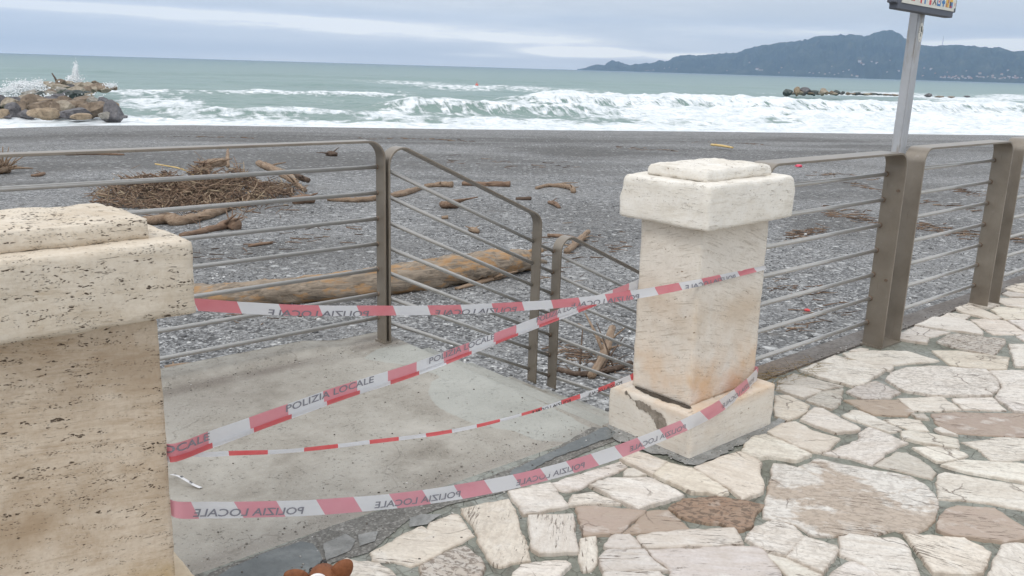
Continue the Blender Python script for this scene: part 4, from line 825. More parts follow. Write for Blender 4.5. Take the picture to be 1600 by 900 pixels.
railing('landing railing along the sea side of the concrete landing, running behind the beige pillar', [(-4.6, .03), (-4.6, 1.113), (-.418, 1.113), (-.418, .0)], 1.76, 1.84, [((-4.6, z), (-.425, z)) for z in ZL], plates=[(-.44, -.39)])
SLP = .465
zt = lambda u: 1.118-SLP*(u+.395)
railing('sloping stair railing from the landing corner down to its first short post', [(-.400, .0), (-.400, 1.09+.035), (.735, 1.125-SLP*1.10), (.735, -.49)], 1.76, 1.84, [((-.395, .962-.1415*k), (.905, .962-.1415*k-SLP*1.30)) for k in range(7)], group='steel railings with horizontal rods')
railing('lower stair railing descending towards the beach behind the whitish pillar', [(.905, -.57), (.905, .505), (2.25, .505-SLP*1.345), (2.25, -1.15)], 1.76, 1.84, [((.905, .35-.14*k), (2.245, .35-.14*k-SLP*1.34)) for k in range(7)])
RV0, RV1 = .018, .138
railing('promenade railing panel nearest the camera, beside the whitish pillar', [(.45, .0), (.45, 1.118), (1.80, 1.118), (1.80, .0)], RV0, RV1, [((.46, z), (1.789, z)) for z in ZR], bolts=[(1.787, .905), (1.787, .40)], plates=[(1.77, 2.02)], r=.085)
railing('promenade railing panel second from the whitish pillar, behind the sign pole side', [(2.00, .0), (2.00, 1.132), (3.29, 1.132), (3.29, .0)], RV0, RV1, [((2.01, z+.008), (3.279, z+.008)) for z in ZR], plates=[(3.26, 3.50)], r=.085)
railing('promenade railing panel farthest right, cut by the photo edge', [(3.48, .0), (3.48, 1.138), (4.77, 1.138), (4.77, .0)], RV0, RV1, [((3.49, z+.008), (4.759, z+.008)) for z in ZR], r=.085)
# ------------------------------------------------------------------ sign on its pole
def build_sign():
    lean = R_(.7); mw = MUV(v0=.2, u0=2.04, z0=.0) @ Matrix.Rotation(lean, 4, 'Y')
    root = empty('sign_post', mw, label='grey metal sign pole with a row of nautical signal flags along its board', cat='sign post')
    t = NT('weathered galvanised pole'); c = t.coord(); n = t.noise(c, 5, 6, .65); n2 = t.noise(t.coord(scale=(8, 8, 1.2)), 2.4, 5, .7)
    col = t.ramp(n, [(.3, (.37, .38, .40)), (.7, (.47, .48, .50))]); col = t.mix(t.ramp(n2, [(.54, 0.), (.66, .65)]), col, (.27, .215, .155))
    t.fin(col, .5, metal=.2)
    b = bmesh.new(); box_bm(b, (-.040, -.027, 0), (.040, .027, 1.875)); bmesh.ops.bevel(b, geom=b.edges[:], offset=.006, segments=2, affect='EDGES'); bm_obj('pole', b, t.mat, root)
    # sticker wrapping on the promenade side of the pole
    wht = plain('sticker paper', (.72, .70, .64), .6); blk = plain('sticker print', (.03, .03, .035), .6)
    me = bpy.data.meshes.new('sticker'); V = []; Fc = []; mi = []
    def quad(cx, cz, w, h, m_, y, a=0.):
        k = len(V); ca, sa = math.cos(a), math.sin(a)
        for sx_, sz_ in ((-1, -1), (1, -1), (1, 1), (-1, 1)): V.append((cx+sx_*w*ca/2-sz_*h*sa/2, y, cz+sx_*w*sa/2+sz_*h*ca/2))
        Fc.append((k, k+1, k+2, k+3)); mi.append(m_)
    k = len(V); N = 28
    for i in range(N): a = 2*math.pi*i/N; V.append((.011+.0275*math.cos(a), -.0282, 1.755+.052*math.sin(a)))
    Fc.append(tuple(range(k, k+N))); mi.append(0)
    for cx, cz, w, h, a in ((c0_*1.3-.013, c1_+.02, w_*1.2, h_, a_) for c0_, c1_, w_, h_, a_ in ((.020, 1.752, .010, .030, .1), (.017, 1.722, .005, .022, -.1), (.001, 1.746, .007, .004, .5), (.000, 1.735, .008, .004, 0), (.003, 1.759, .006, .003, .8), (.008, 1.768, .006, .003, .9), (.012, 1.698, .006, .003, .3), (.02, 1.694, .006, .003, 0), (.034, 1.74, .004, .02, 0))): quad(cx, cz, w, h, 1, -.0290, a)
    me.from_pydata(V, [], Fc); link('sticker', me, [wht, blk], root); me.polygons.foreach_set('material_index', mi)
    board = bmesh.new(); box_bm(board, (-.44, -.082, 1.848), (.29, -.034, 2.40)); bmesh.ops.bevel(board, geom=[e for e in board.edges if abs((e.verts[0].co-e.verts[1].co).y) > .01], offset=.03, segments=5, affect='EDGES'); bmesh.ops.bevel(board, geom=board.edges[:], offset=.004, segments=1, affect='EDGES')
    bo = bm_obj('board', board, plain('slate blue frame paint', (.085, .095, .12), .55), root)
    p = bmesh.new(); box_bm(p, (-.392, -.0855, 1.882), (.272, -.0815, 2.37)); bmesh.ops.bevel(p, geom=[e for e in p.edges if abs((e.verts[0].co-e.verts[1].co).y) > .001], offset=.018, segments=4, affect='EDGES')
    bm_obj('face_plate', p, plain('cream enamel', (.66, .65, .58), .4), bo)
    # signal flags
    cols = [(.75, .70, .62), (.62, .05, .06), (.05, .20, .46), (.74, .45, .06), (.05, .05, .06), (.50, .20, .07)]
    mats = [plain('flag colour %d' % i, c_, .45, var=.05) for i, c_ in enumerate(cols)]
    V, Fc, mi = [], [], []; s = .042
    def fl(i, parts):
        V.clear(); Fc.clear(); mi.clear(); cx = -.44+.73*i; cz = 1.920
        for x, z, w, h, m_, *a in parts: quad(cx+x*s, cz+z*s, w*s, h*s, m_, -.0862-.0004*len(a)-.0002*(m_ % 3), a[0] if a else 0.)
        me = bpy.data.meshes.new('signal_flag'); me.from_pydata(V, [], Fc); link('signal_flag', me, mats, bo); me.polygons.foreach_set('material_index', mi)
    fl(.25, [(0, .25, 1, .5, 3), (-.25, -.25, .45, .45, 5), (.28, -.25, .4, .45, 1), (0, -.05, .2, .3, 3, .01)])
    fl(.333, [(-.1, .28, .7, .6, 2), (.28, -.2, .4, .5, 0)])
    fl(.412, [(-.55, 0, .36, 1.2, 1), (0, 0, .6, 1.2, 0), (.55, 0, .36, 1.2, 2)])
    fl(.513, [(-.25, .3, .55, .6, 1), (.3, -.3, .6, .6, 1), (.3, .3, .55, .6, 0), (-.28, -.3, .55, .6, 0)])
    fl(.60, [(0, 0, 1.1, 1.1, 0), (0, 0, 1.45, .2, 4, .785), (0, 0, 1.45, .2, 4, -.785)])
    fl(.675, [(0, .43, 1.05, .26, 2), (0, -.43, 1.05, .26, 2), (-.43, 0, .22, .6, 2), (.43, 0, .22, .6, 2), (0, 0, .6, .55, 0), (0, 0, .28, .24, 1, .01)])
    fl(.752, [(0, 0, .95, .34, 2), (0, 0, .34, 1.05, 2, .01)])
    fl(.823, [(-.22, .25, .5, .5, 3), (.25, .25, .45, .5, 5), (-.22, -.28, .5, .5, 5), (.25, -.28, .45, .5, 3)])
    fl(.888, [(0, .38, .9, .34, 3), (-.24, -.15, .42, .75, 4), (.24, -.15, .42, .75, 2), (0, -.4, .3, .3, 1, .01)])
    fl(.955, [(0, 0, .14, .4, 1)])
build_sign()
# ------------------------------------------------------------------ barrier tapes
def text_mesh(body):
    c = bpy.data.curves.new('lettering_source', 'FONT'); c.body = body; c.size = 1; c.resolution_u = 3; c.offset = .012
    o = bpy.data.objects.new('lettering_source', c); COL.objects.link(o); bpy.context.view_layer.update()
    me = bpy.data.meshes.new_from_object(o.evaluated_get(bpy.context.evaluated_depsgraph_get()))
    V = np.array([v.co[:2] for v in me.vertices]); Fc = [tuple(p.vertices) for p in me.polygons]
    bpy.data.objects.remove(o); bpy.data.curves.remove(c); bpy.data.meshes.remove(me)
    V[:, 0] -= V[:, 0].min(); V[:, 0] /= V[:, 0].max(); V[:, 1] -= V[:, 1].min(); V[:, 1] /= V[:, 1].max(); return V, Fc
TXT = text_mesh('POLIZIA LOCALE')
def mat_tape(name, red, period, phase, slant, white=(.72, .73, .75)):
    t = NT(name); a = t.n('Attribute', attribute_name='tp'); s = t.n('SeparateXYZ'); t.l(a.outputs['Vector'], s.inputs[0])
    f = t.math('FRACT', t.math('ADD', t.math('DIVIDE', t.math('ADD', s.outputs[0], t.math('MULTIPLY', s.outputs[1], slant)), period), phase))
    st = t.math('LESS_THAN', f, .5); n = t.noise(a.outputs['Vector'], 14, 4, .6)
    col = t.mix(st, white, red); col = t.mix(t.math('MULTIPLY', n, .22), col, (.80, .74, .74))
    t.fin(col, .32, t.bump(t.noise(a.outputs['Vector'], 40, 3), .12, .002), spec=.5)
    tr = t.n('BsdfTranslucent'); t.l(col, tr.inputs[0]); tp = t.n('BsdfTransparent'); m1 = t.n('MixShader'); m2 = t.n('MixShader')
    m1.inputs[0].default_value = .35; t.l(t.b.outputs[0], m1.inputs[1]); t.l(tr.outputs[0], m1.inputs[2]); m2.inputs[0].default_value = .05
    t.l(m1.outputs[0], m2.inputs[1]); t.l(tp.outputs[0], m2.inputs[2]); t.l(m2.outputs[0], t.out.inputs[0]); return t.mat
def spline(P, step=.012):
    P = [Vector(p) for p in P]; out = []
    for i in range(len(P)-1):
        p0, p1, p2, p3 = P[max(i-1, 0)], P[i], P[i+1], P[min(i+2, len(P)-1)]; k = max(2, int((p2-p1).length/step))
        for j in range(k):
            t = j/k; d1 = (p2-p1).length; m1 = (p2-p0)*(d1/max(1e-6, (p2-p1).length+(p1-p0).length)) if i else p2-p1; m2 = (p3-p1)*(d1/max(1e-6, (p3-p2).length+(p2-p1).length)) if i < len(P)-2 else p2-p1
            out.append((2*t**3-3*t*t+1)*p1+(t**3-2*t*t+t)*m1+(-2*t**3+3*t*t)*p2+(t**3-t*t)*m2)
    return out+[P[-1]]
def on_plane(px, A, B):
    d = pxray(*px); n = Vector((B.y-A.y, -(B.x-A.x), 0)); o = Vector((0, 0, EYE)); return o+d*((A-o).dot(n)/d.dot(n))
def ribbon(name, C, width, twist, mat, parent=None, shift=0., off=0., rag=0.):
    n = len(C); s = 0; V = []; tp = []; fr = []; na = 5
    for i in range(n):
        if i: s += (C[i]-C[i-1]).length
        T = (C[min(i+1, n-1)]-C[max(i-1, 0)]).normalized(); up = Vector((0, 0, 1)); Wd = (up-T*up.dot(T)).normalized(); a = twist(i/(n-1)); Wd = Matrix.Rotation(a, 3, T) @ Wd; N = T.cross(Wd)
        w = width(i/(n-1)) if callable(width) else width
        fr.append((s, C[i], Wd, N, w))
        for k in range(na):
            q = k/(na-1)-.5; V.append(C[i]+Wd*(w*q+shift)+N*(off+.004*math.sin(q*3.1+1.2)*noise.noise(Vector((s*3, 1, 2)))+.0015*noise.noise(Vector((s*9, q*4, 7.))))); tp.append((s, q*w, 0))
    me = fast_mesh(name, np.array([v[:] for v in V]), grid_quads(n, na)); a = me.attributes.new('tp', 'FLOAT_VECTOR', 'POINT'); a.data.foreach_set('vector', np.array(tp, np.float32).ravel())
    return link(name, me, mat, parent, True), fr
def letters(name, fr, starts, length, h, vc, mirror, mat, parent, clip=(-.5, .5), flip=False, side=1):
    S = np.array([f[0] for f in fr]); TV, TF = TXT
    for s0 in starts:
        if s0 < .01 or s0+length > S[-1]-.01: continue
        V = []
        for x, y in TV:
            s = s0+length*((1-x) if mirror else x); i = min(max(int(np.searchsorted(S, s))-1, 0), len(fr)-2); k = (s-S[i])/(S[i+1]-S[i])
            a, b = fr[i], fr[i+1]; w = a[4]; q = vc+((1-y) if flip else y)*h-h/2; q = max(clip[0]*w, min(clip[1]*w, q))
            V.append(a[1].lerp(b[1], k)+a[2].lerp(b[2], k)*q + a[3].lerp(b[3], k)*.0022*side)
        np_obj(name, V, TF, mat, parent)
def build_tapes():
    e, n_ = SE/2, SN/2; lean = lambda z: math.sin(R_(-.55))*z
    def R(u, v, z): return W3(u+lean(z), v, z)
    ink = plain('grey printing ink', (.21, .21, .24), .5, var=.25, scale=60); ink2 = plain('black printing ink', (.03, .03, .035), .5)
    G = 'police tapes strung between the two pillars'; per = .24
    ul = -2.53
    # upper tape
    L0 = W3(ul+e+.004, n_+.01, .885); Fp = R(-e-.004, -n_-.004, .709); Rp = R(e+.004, -n_-.004, .712)
    mid = [on_plane(p, L0, Fp) for p in ((307, 476), (380, 481), (470, 485), (580, 485.5), (700, 484), (800, 479.5), (900, 472), (1000, 459))]
    C = spline([L0]+mid+[Fp]) + spline([Fp+(Rp-Fp)*.05, Rp])+[R(e+.006, 0, .74)]
    o, fr = ribbon('barrier_tape', C, lambda t: .036-.019*max(0, (t-.66)/.34)**1.2, lambda t: .15+.5*math.sin(t*5)*t, mat_tape('faded tape red', (.69, .175, .21), per, 1.16, .6))
    tag(o, 'upper sagging red and white tape crossing in front of the whitish pillar at mid height', 'barrier tape', G)
    letters('lettering', fr, np.arange(.405, 3, .54), .31, .022, -.010, True, ink, o, (-.47, .5), side=1)
    # diagonal tape
    L1 = W3(ul+e+.004, -n_+.01, .572); B1 = R(-e-.004, n_+.004, .64)
    mid = [on_plane(p, L1, B1) for p in ((330, 685), (430, 649), (540, 610), (650, 575), (760, 533), (860, 495), (930, 469))]
    C = spline([W3(ul+e+.004, n_*.6, .568), L1]+mid+[B1])+[R(-e+.05, n_+.006, .655)]
    o, fr = ribbon('barrier_tape', C, lambda t: .046-.012*t, lambda t: .1, mat_tape('diagonal tape red', (.70, .22, .265), per, .037, .10))
    tag(o, 'diagonal folded tape climbing from the beige pillar to behind the whitish pillar', 'barrier tape', G)
    ribbon('folded_edge', C, lambda t: .016-.006*t, lambda t: .1, mat_tape('doubled tape red', (.68, .07, .085), per, -.003, .1), o, -.019, .003)
    letters('lettering', fr, np.arange(.043, 3, .54), .31, .021, .009, False, ink, o, (-.5, .5), side=-1 if False else 1)
    # thin twisted tape
    L2 = W3(ul+e+.004, -n_+.02, .575); B2 = R(-e-.004, n_+.0, .228)
    mid = [on_plane(p, L2, B2) for p in ((310, 710), (365, 708), (430, 706), (500, 700), (575, 691), (650, 682), (720, 671), (800, 652), (870, 631), (930, 611))]
    C = spline([W3(ul+e+.004, n_*.6, .57), L2]+mid+[B2])+[R(-e+.04, n_+.006, .235)]
    o, fr = ribbon('barrier_tape', C, lambda t: .0125+.016*max(0, (t-.72)/.28), lambda t: .15*math.sin(t*30), mat_tape('bright tape red', (.72, .035, .045), per*1.01, .303, .3))
    tag(o, 'narrow twisted bright red tape hanging low over the landing', 'barrier tape', G)
    S = fr[-1][0]; letters('lettering', fr, [S-.36, S-.72], .24, .014, -.005, True, ink2, o, (-.5, .5))
    # lowest tape
    L3 = W3(ul+e+.004, -n_+.01, .422); F3 = R(-e-.076, -n_-.076, .172); R3 = R(e+.006, -n_-.010, .236)
    mid = [on_plane(p, L3, F3) for p in ((330, 797), (400, 796), (480, 793.5), (560, 788), (640, 780), (720, 768), (800, 753), (880, 733), (960, 708), (1020, 685))]
    C = spline([W3(ul+e+.004, n_*.6, .418), L3]+mid+[F3, R(-.14, -n_-.082, .196), R(.06, -n_-.055, .222), R3])+[R(e+.006, -.05, .236)]
    o, fr = ribbon('barrier_tape', C, lambda t: .042+.020*min(1, t*1.15), lambda t: .03, mat_tape('pink faded tape', (.69, .255, .315), per, .257, .85))
    tag(o, 'lowest wide pink and white tape in the foreground with mirrored lettering', 'barrier tape', G)
    letters('lettering', fr, np.arange(.296, 3, .54), .31, .021, -.006, True, ink, o)
    # torn end lying on the landing
    P = [onz(x, y, .014+.01*math.sin(i*1.3)) for i, (x, y) in enumerate(((268, 741), (280, 744), (292, 751), (304, 758), (314, 762)))]
    o, fr = ribbon('tape_scrap', spline(P), .015, lambda t: 1.4, plain('scrap white film', (.66, .65, .65), .4)); tag(o, 'torn white scrap of tape with black print lying on the landing by the beige pillar', 'tape scrap')
    V, Fc = [], []
    for s_, w_, h_ in ((.2, .008, .010), (.52, .008, .011), (.78, .012, .006)):
        i = int(s_*(len(fr)-1)); c, Wd, N = fr[i][1], fr[i][2], fr[i][3]; T = (fr[i+1][1]-fr[i][1]).normalized(); k = len(V); sgn = 1 if N.z > 0 else -1
        for a, b_ in ((-1, -1), (1, -1), (1, 1), (-1, 1)): V.append(c+T*a*w_/2+Wd*b_*h_/2+N*sgn*.004)
        Fc.append((k, k+1, k+2, k+3))
    np_obj('print', V, Fc, ink2, o)
build_tapes()
# ------------------------------------------------------------------ driftwood
def mat_wood(name, a, bc, c_, patch=None, pk=.6):
    t = NT(name); s = t.coord(scale=(1.2, 14, 14)); n = t.noise(s, 2.2, 7, .65, .5); n2 = t.noise(t.coord(scale=(2., 6, 6)), 1.5, 6, .6)
    col = t.ramp(n, [(.3, a), (.52, bc), (.72, c_)])
    if patch: col = t.mix(t.ramp(n2, [(.50, 0.), (.58, pk)]), col, patch)
    dk = t.ramp(n2, [(.30, .7), (.40, 0.)]); col = t.mix(dk, col, tuple(x*.45 for x in a))
    return t.fin(col, .8, t.bump(n, .6, .02), spec=.2)
M_LOG = mat_wood('peeling log', (.14, .115, .09), (.29, .235, .18), (.42, .345, .27), (.45, .245, .095), .6)
M_WD1 = mat_wood('tan driftwood', (.17, .115, .075), (.28, .20, .14), (.38, .30, .22))
M_WD2 = mat_wood('dark driftwood', (.06, .042, .032), (.115, .08, .06), (.19, .145, .11))
M_WD3 = mat_wood('red brown driftwood', (.13, .082, .056), (.22, .145, .10), (.32, .23, .165))
M_WDY = mat_wood('yellow timber', (.50, .34, .13), (.62, .45, .20), (.70, .55, .30))
def branch(label, px, mat, name='driftwood_branch', cat='driftwood', lift=0., seg=12, rough=.36, sub=.06, group=None, forks=(), flat=1.):
    pts, rad = [], []
    for q in px:
        x, y, r = q[:3]; p = onbeach(x, y); rr = r*(p-Vector((0, 0, EYE))).dot(CFW)/F_; p.z += rr*.82*flat+lift+(q[3] if len(q) > 3 else 0); pts.append(p); rad.append(rr)
    o0 = pts[0].copy(); X = (pts[-1]-o0).normalized(); Y = Vector((0, 0, 1)).cross(X).normalized(); Z = X.cross(Y); mw = Matrix((X, Y, Z)).transposed().to_4x4(); mw.translation = o0; inv = mw.inverted()
    P = spline([inv @ p for p in pts], sub); L = len(P); ts = np.linspace(0, len(rad)-1, L); rr = list(np.interp(ts, range(len(rad)), rad))
    b = bmesh.new(); tube_bm(b, P, rr, seg)
    sd_ = random.random()*99
    for v in b.verts:
        i = min(range(L), key=lambda k: (P[k]-v.co).length_squared); d = v.co-P[i]; f = 1+rough*(noise.noise(Vector((v.co.x*3.5, v.co.y*9, v.co.z*9+sd_)))+.6*noise.noise(v.co*22+Vector((sd_, 0, 0))))
        v.co = P[i]+d*f; v.co.z = P[i].z+(v.co.z-P[i].z)*flat
    forks = list(forks)+[(random.uniform(.15, .9), (random.uniform(-.6, .8), random.choice((-1, 1))*random.uniform(.4, 1), random.uniform(.0, .5)), random.uniform(2.5, 6)*max(rad), max(rad)*.28) for _ in range(0 if cat in ('log', 'plank') or len(px) < 3 else 2)]
    for f in forks:                                  # (fraction along, direction, length in m, radius in m)
        i = int(f[0]*(L-1)); d = Vector(f[1]).normalized()*f[2]; tube_bm(b, [P[i], P[i]+d*.5+Vector((0, 0, .04*f[2])), P[i]+d], [f[3], f[3]*.8, f[3]*.4], 7)
    o = bm_obj(name, b, mat, None, True); o.matrix_world = mw; tag(o, label, cat, group); return o
branch('big stripped tree trunk lying across the beach behind the landing rails', [(285, 479, 18), (400, 475, 20), (500, 469, 22), (600, 458, 23), (700, 445, 24), (780, 432, 24), (818, 424, 22), (830, 421, 14)], M_LOG, 'driftwood_log', 'log', seg=26, rough=.21, forks=[(.97, (1, .25, .25), .5, .07), (.96, (1, -.3, -.1), .42, .06), (.95, (.9, .1, .5), .3, .05), (.55, (.3, -.4, .8), .16, .05), (.3, (.1, .5, .8), .14, .045)])
branch('split wedge of tan timber leaning along the right end of the big trunk', [(713, 453, 4), (760, 441, 6), (800, 428, 8), (832, 414, 8)], M_WD1, 'driftwood_plank', lift=.0, flat=.6)
branch('thick bent bough lying just in front of the brush heap', [(225, 352, 8), (262, 350, 9), (275, 352, 7), (310, 346, 8), (345, 334, 7), (362, 327, 4)], M_WD1)
branch('reddish root branch with a frayed stump end right of the beige pillar cap', [(282, 372, 4), (310, 366, 4.5), (340, 360, 5), (356, 357, 8), (370, 359, 10)], M_WD3, forks=[(.95, (.3, .2, 1), .28, .02), (.97, (.5, -.3, .8), .25, .02), (.9, (.1, .4, .9), .3, .018), (.4, (.2, .3, 1), .2, .01)], rough=.35)
branch('long pale curved branch lying behind the landing corner post', [(512, 314, 3.5), (560, 316, 4.5), (615, 309, 5), (640, 303, 4.5), (660, 295, 3)], M_WD1, forks=[(.15, (.2, -.6, -.3), .3, .012), (.3, (.3, -.5, .4), .25, .012)])
branch('short pale stick just right of the landing corner post, beyond the curved branch', [(664, 293, 3), (690, 292, 4), (706, 293, 5)], M_WD1)
branch('straight brown log lying beyond the top of the stair railing', [(722, 290, 3.5), (760, 291, 4), (797, 292, 5)], M_WD3)
branch('small reddish wood chunk on the gravel behind the stair railing', [(690, 325, 6), (702, 326, 8), (714, 324, 6)], M_WD3, 'driftwood_chunk')
branch('flat wood chip below the reddish chunk on the gravel', [(690, 342, 2.5), (700, 342, 3)], M_WD1, 'driftwood_chunk')
branch('bleached forked stick sprawled left of the whitish pillar cap', [(838, 296, 2.5), (860, 292, 3), (890, 296, 4), (896, 302, 4)], M_WD1, forks=[(.4, (.8, .5, .1), .8, .025), (.6, (.5, -.8, .0), .4, .02)])
branch('thin dark stick lying on the shingle above the stair post', [(806, 312, 2.2), (830, 313, 3.5)], M_WD2)
branch('curled dark twig near the upper middle of the beach', [(858, 318, 2.5), (868, 322, 3.5), (874, 326, 2.5)], M_WD3)
branch('brown branch stub sticking out behind the lower stair post', [(856, 370, 3), (885, 373, 3.5), (905, 378, 3)], M_WD3)
branch('pale broken limb crossing the branch stub behind the lower stair post', [(886, 396, 5), (900, 385, 5), (918, 370, 4, .06)], M_WD1, forks=[(.3, (.9, .3, .2), .35, .03)])
branch('forked pale bough standing in the scrub beside the whitish pillar', [(925, 592, 7), (945, 562, 7, .05), (955, 530, 5, .10)], M_WD1, forks=[(.4, (.8, .5, .5), .6, .02), (.6, (.6, .7, .2), .5, .015)], sub=.04)
branch('dark trailing branch at the foot of the steps', [(872, 580, 4), (905, 588, 5), (950, 583, 5), (985, 570, 4)], M_WD2, sub=.04, forks=[(.3, (.3, .6, .9), .5, .012), (.5, (.7, .5, .5), .5, .012), (.7, (-.2, .6, .9), .5, .01)])
branch('dark seaweedy clump with a stub on the shingle behind the landing rail', [(511, 243, 3), (520, 244, 4.5), (527, 244, 3)], M_WD2, 'driftwood_chunk', rough=.5)
branch('broken root stump at the far left edge of the beach', [(-14, 273, 6), (2, 272, 8), (14, 270, 5)], M_WD1, 'driftwood_stump', rough=.45, forks=[(random.uniform(.05, .95), (random.uniform(-.9, .9), random.uniform(-.5, .5), random.uniform(.1, 1)), random.uniform(.35, .75), random.uniform(.015, .035)) for _ in range(34)])
branch('thin brown stick on the dark shingle above the brush heap', [(102, 243, 1.6), (145, 242, 2), (194, 243, 1.6)], M_WD3)
branch('small brown stub lying left of the brush heap', [(49, 276, 2), (60, 276, 2.8), (69, 273, 2.5)], M_WD3, 'driftwood_chunk')
branch('yellow sawn plank on the beach above the whitish pillar', [(1112, 231, 3, .12), (1128, 233, 3.2, .12), (1144, 235.5, 2.4, .12)], M_WDY, 'timber_plank', 'plank', flat=.6, rough=.06)
branch('brown twig on the gravel near the left rails', [(388, 386, 2), (405, 384, 3), (425, 381, 2)], M_WD3)
branch('rust brown log stub against the foot of the landing wall', [(258, 580, 5), (285, 577, 6), (310, 574, 5)], M_WD1)
branch('tan wood chip under the stair rails beyond the trunk', [(735, 362, 4), (742, 364, 5), (748, 365, 3)], M_WD1, 'driftwood_chunk')
for i, (lab, px, mt) in enumerate([
    ('thick pale bough on the right end of the brush heap', [(405, 283, 5, .45), (430, 290, 6, .35), (455, 298, 5, .22), (478, 303, 3, .05)], M_WD1),
    ('orange brown broken branch on the right end of the brush heap', [(415, 284, 4, .35), (440, 287, 5, .28), (462, 296, 5, .15)], M_LOG),
    ('dark brown log lying behind the right end of the brush heap', [(440, 286, 5, .2), (460, 288, 5, .18), (482, 291, 4, .1)], M_WD2),
    ('pale log end poking out on top of the brush heap', [(318, 291, 6, .5), (335, 289, 7, .5), (350, 286, 6, .5)], M_WD1),
    ('upright splinter standing at the back of the brush heap', [(357, 283, 3, .4), (357, 277, 3, .55), (358, 271, 1.6, .75)], M_WD1),
    ('dark clump of roots right of the brush heap', [(458, 319, 6), (475, 318, 8), (490, 317, 6)], M_WD3),
    ('long straw coloured cane lying across the brush heap', [(245, 292, 1, .6), (285, 298, 1, .55), (325, 312, 1, .4)], M_WDY)]): branch(lab, px, mt)
def sticks(name, label, items, mats, cat, seg=5):
    """one heap of many twigs: items = (centre, direction, length, radius, material index)"""
    b = bmesh.new(); mi = []
    for c, d, L, r, k in items:
        d = d.normalized(); side = Vector((-d.y, d.x, .2)).normalized()*random.uniform(-.12, .12)*L; n0 = len(b.faces)
        tube_bm(b, [c-d*L/2, c+side*.7-d*L*.15, c+side+d*L*.2, c+d*L/2+side*.3], [r, r*1.05, r*.85, r*.5], seg, True); mi += [k]*(len(b.faces)-n0)
    me = bpy.data.meshes.new(name); b.to_mesh(me); b.free(); o = link(name, me, mats, None, True); me.polygons.foreach_set('material_index', mi); tag(o, label, cat, kind='stuff'); return o
def build_heap():
    it = []; rr = random.Random(11)
    P = [onbeach(x, y) for x, y in ((140, 322), (230, 330), (330, 326), (430, 312), (485, 300), (410, 290), (300, 296), (200, 302))]
    c0 = sum(P, Vector())/len(P)
    for _ in range(4200):
        x = rr.triangular(140, 480, 290); yb = rr.uniform(298, 326-max(0, (x-380))*.16) if rr.random() < .88 else rr.gauss(314, 14); p = onbeach(x, yb)
        prof = max(0., 1-abs(x-320)/185)**.55*(.35+.3*noise.noise(Vector((x*.03, yb*.05, 2))))*math.sin(math.pi*min(1, max(.08, (yb-292)/34)))
        p.z += rr.random()**.6*max(.05, prof)*1.85+.01
        a = rr.uniform(0, 6.28); d = Vector((math.cos(a), math.sin(a), rr.gauss(0, .5)))
        L = rr.uniform(.12, .5)*(2.2 if rr.random() > .93 else 1); it.append((p, d, L, rr.uniform(.005, .012)*(2.2 if rr.random() > .93 else 1), rr.choice([0, 0, 1, 1, 2, 2, 3])))
    sticks('brush_heap', 'tangled brown heap of reeds and twigs washed up behind the landing rail', it, [M_WD1, M_WD2, M_WD3, mat_wood('reed straw', (.26, .19, .12), (.40, .31, .21), (.52, .43, .31))], 'brush heap')
    it = []
    lines = [((1290, 328), (1372, 345), 9, 60), ((1430, 352), (1540, 372), 6, 90), ((1545, 362), (1600, 378), 5, 45), ((1232, 368), (1285, 362), 10, 60), ((1440, 314), (1530, 330), 3, 25), ((1270, 270), (1375, 280), 4, 30), ((1470, 296), (1560, 306), 4, 25), ((1330, 285), (1380, 300), 3, 20), ((1200, 445), (1290, 462), 14, 35), ((640, 216), (740, 221), 1.2, 30), ((560, 216), (640, 217), 1.2, 15),
             ((1060, 222), (1200, 226), 1.5, 20), ((960, 230), (1060, 236), 2, 20), ((260, 213), (400, 216), 1.2, 20), ((700, 250), (900, 262), 9, 30), ((860, 545), (990, 585), 16, 90), ((300, 395), (560, 360), 22, 35), ((820, 410), (990, 380), 40, 40), ((300, 500), (520, 500), 18, 14), ((1210, 520), (1330, 480), 20, 25)]
    for a, b_, w, n in lines:
        for _ in range(n):
            t = rr.random(); x = a[0]+(b_[0]-a[0])*t+rr.gauss(0, 6); y = a[1]+(b_[1]-a[1])*t+rr.gauss(0, w*.5); p = onbeach(x, y); k = min(1.6, (p.y/14)**.6)
            an = rr.gauss(.3, .6); it.append((p+Vector((0, 0, .012)), Vector((math.cos(an), math.sin(an), rr.gauss(0, .06))), rr.uniform(.08, .38)*k, rr.uniform(.004, .010)*k, rr.choice([0, 1, 2, 2, 1])))
    sticks('beach_debris', 'scattered brown twigs and wrack in lines over the shingle', it, [M_WD1, M_WD2, M_WD3], 'debris', 4)
    it = []
    for _ in range(170):
        u = rr.triangular(.32, 1.5, .4); v = rr.uniform(.0, .2)+max(0, (.55-u))*-.1; a = rr.uniform(-.9, .9); it.append((W3(u, v, .012+.012*rr.random()), EU*math.cos(a)+EV*math.sin(a) if False else Vector((*(EU*math.cos(a)+EV*math.sin(a)), rr.uniform(-.04, .12))), rr.uniform(.04, .13), .0011, 0))
    sticks('dry_grass', 'dry straw litter on the kerb right of the whitish pillar', it, [mat_wood('straw', (.22, .15, .07), (.33, .24, .12), (.42, .33, .19))], 'dry grass', 3)
build_heap()
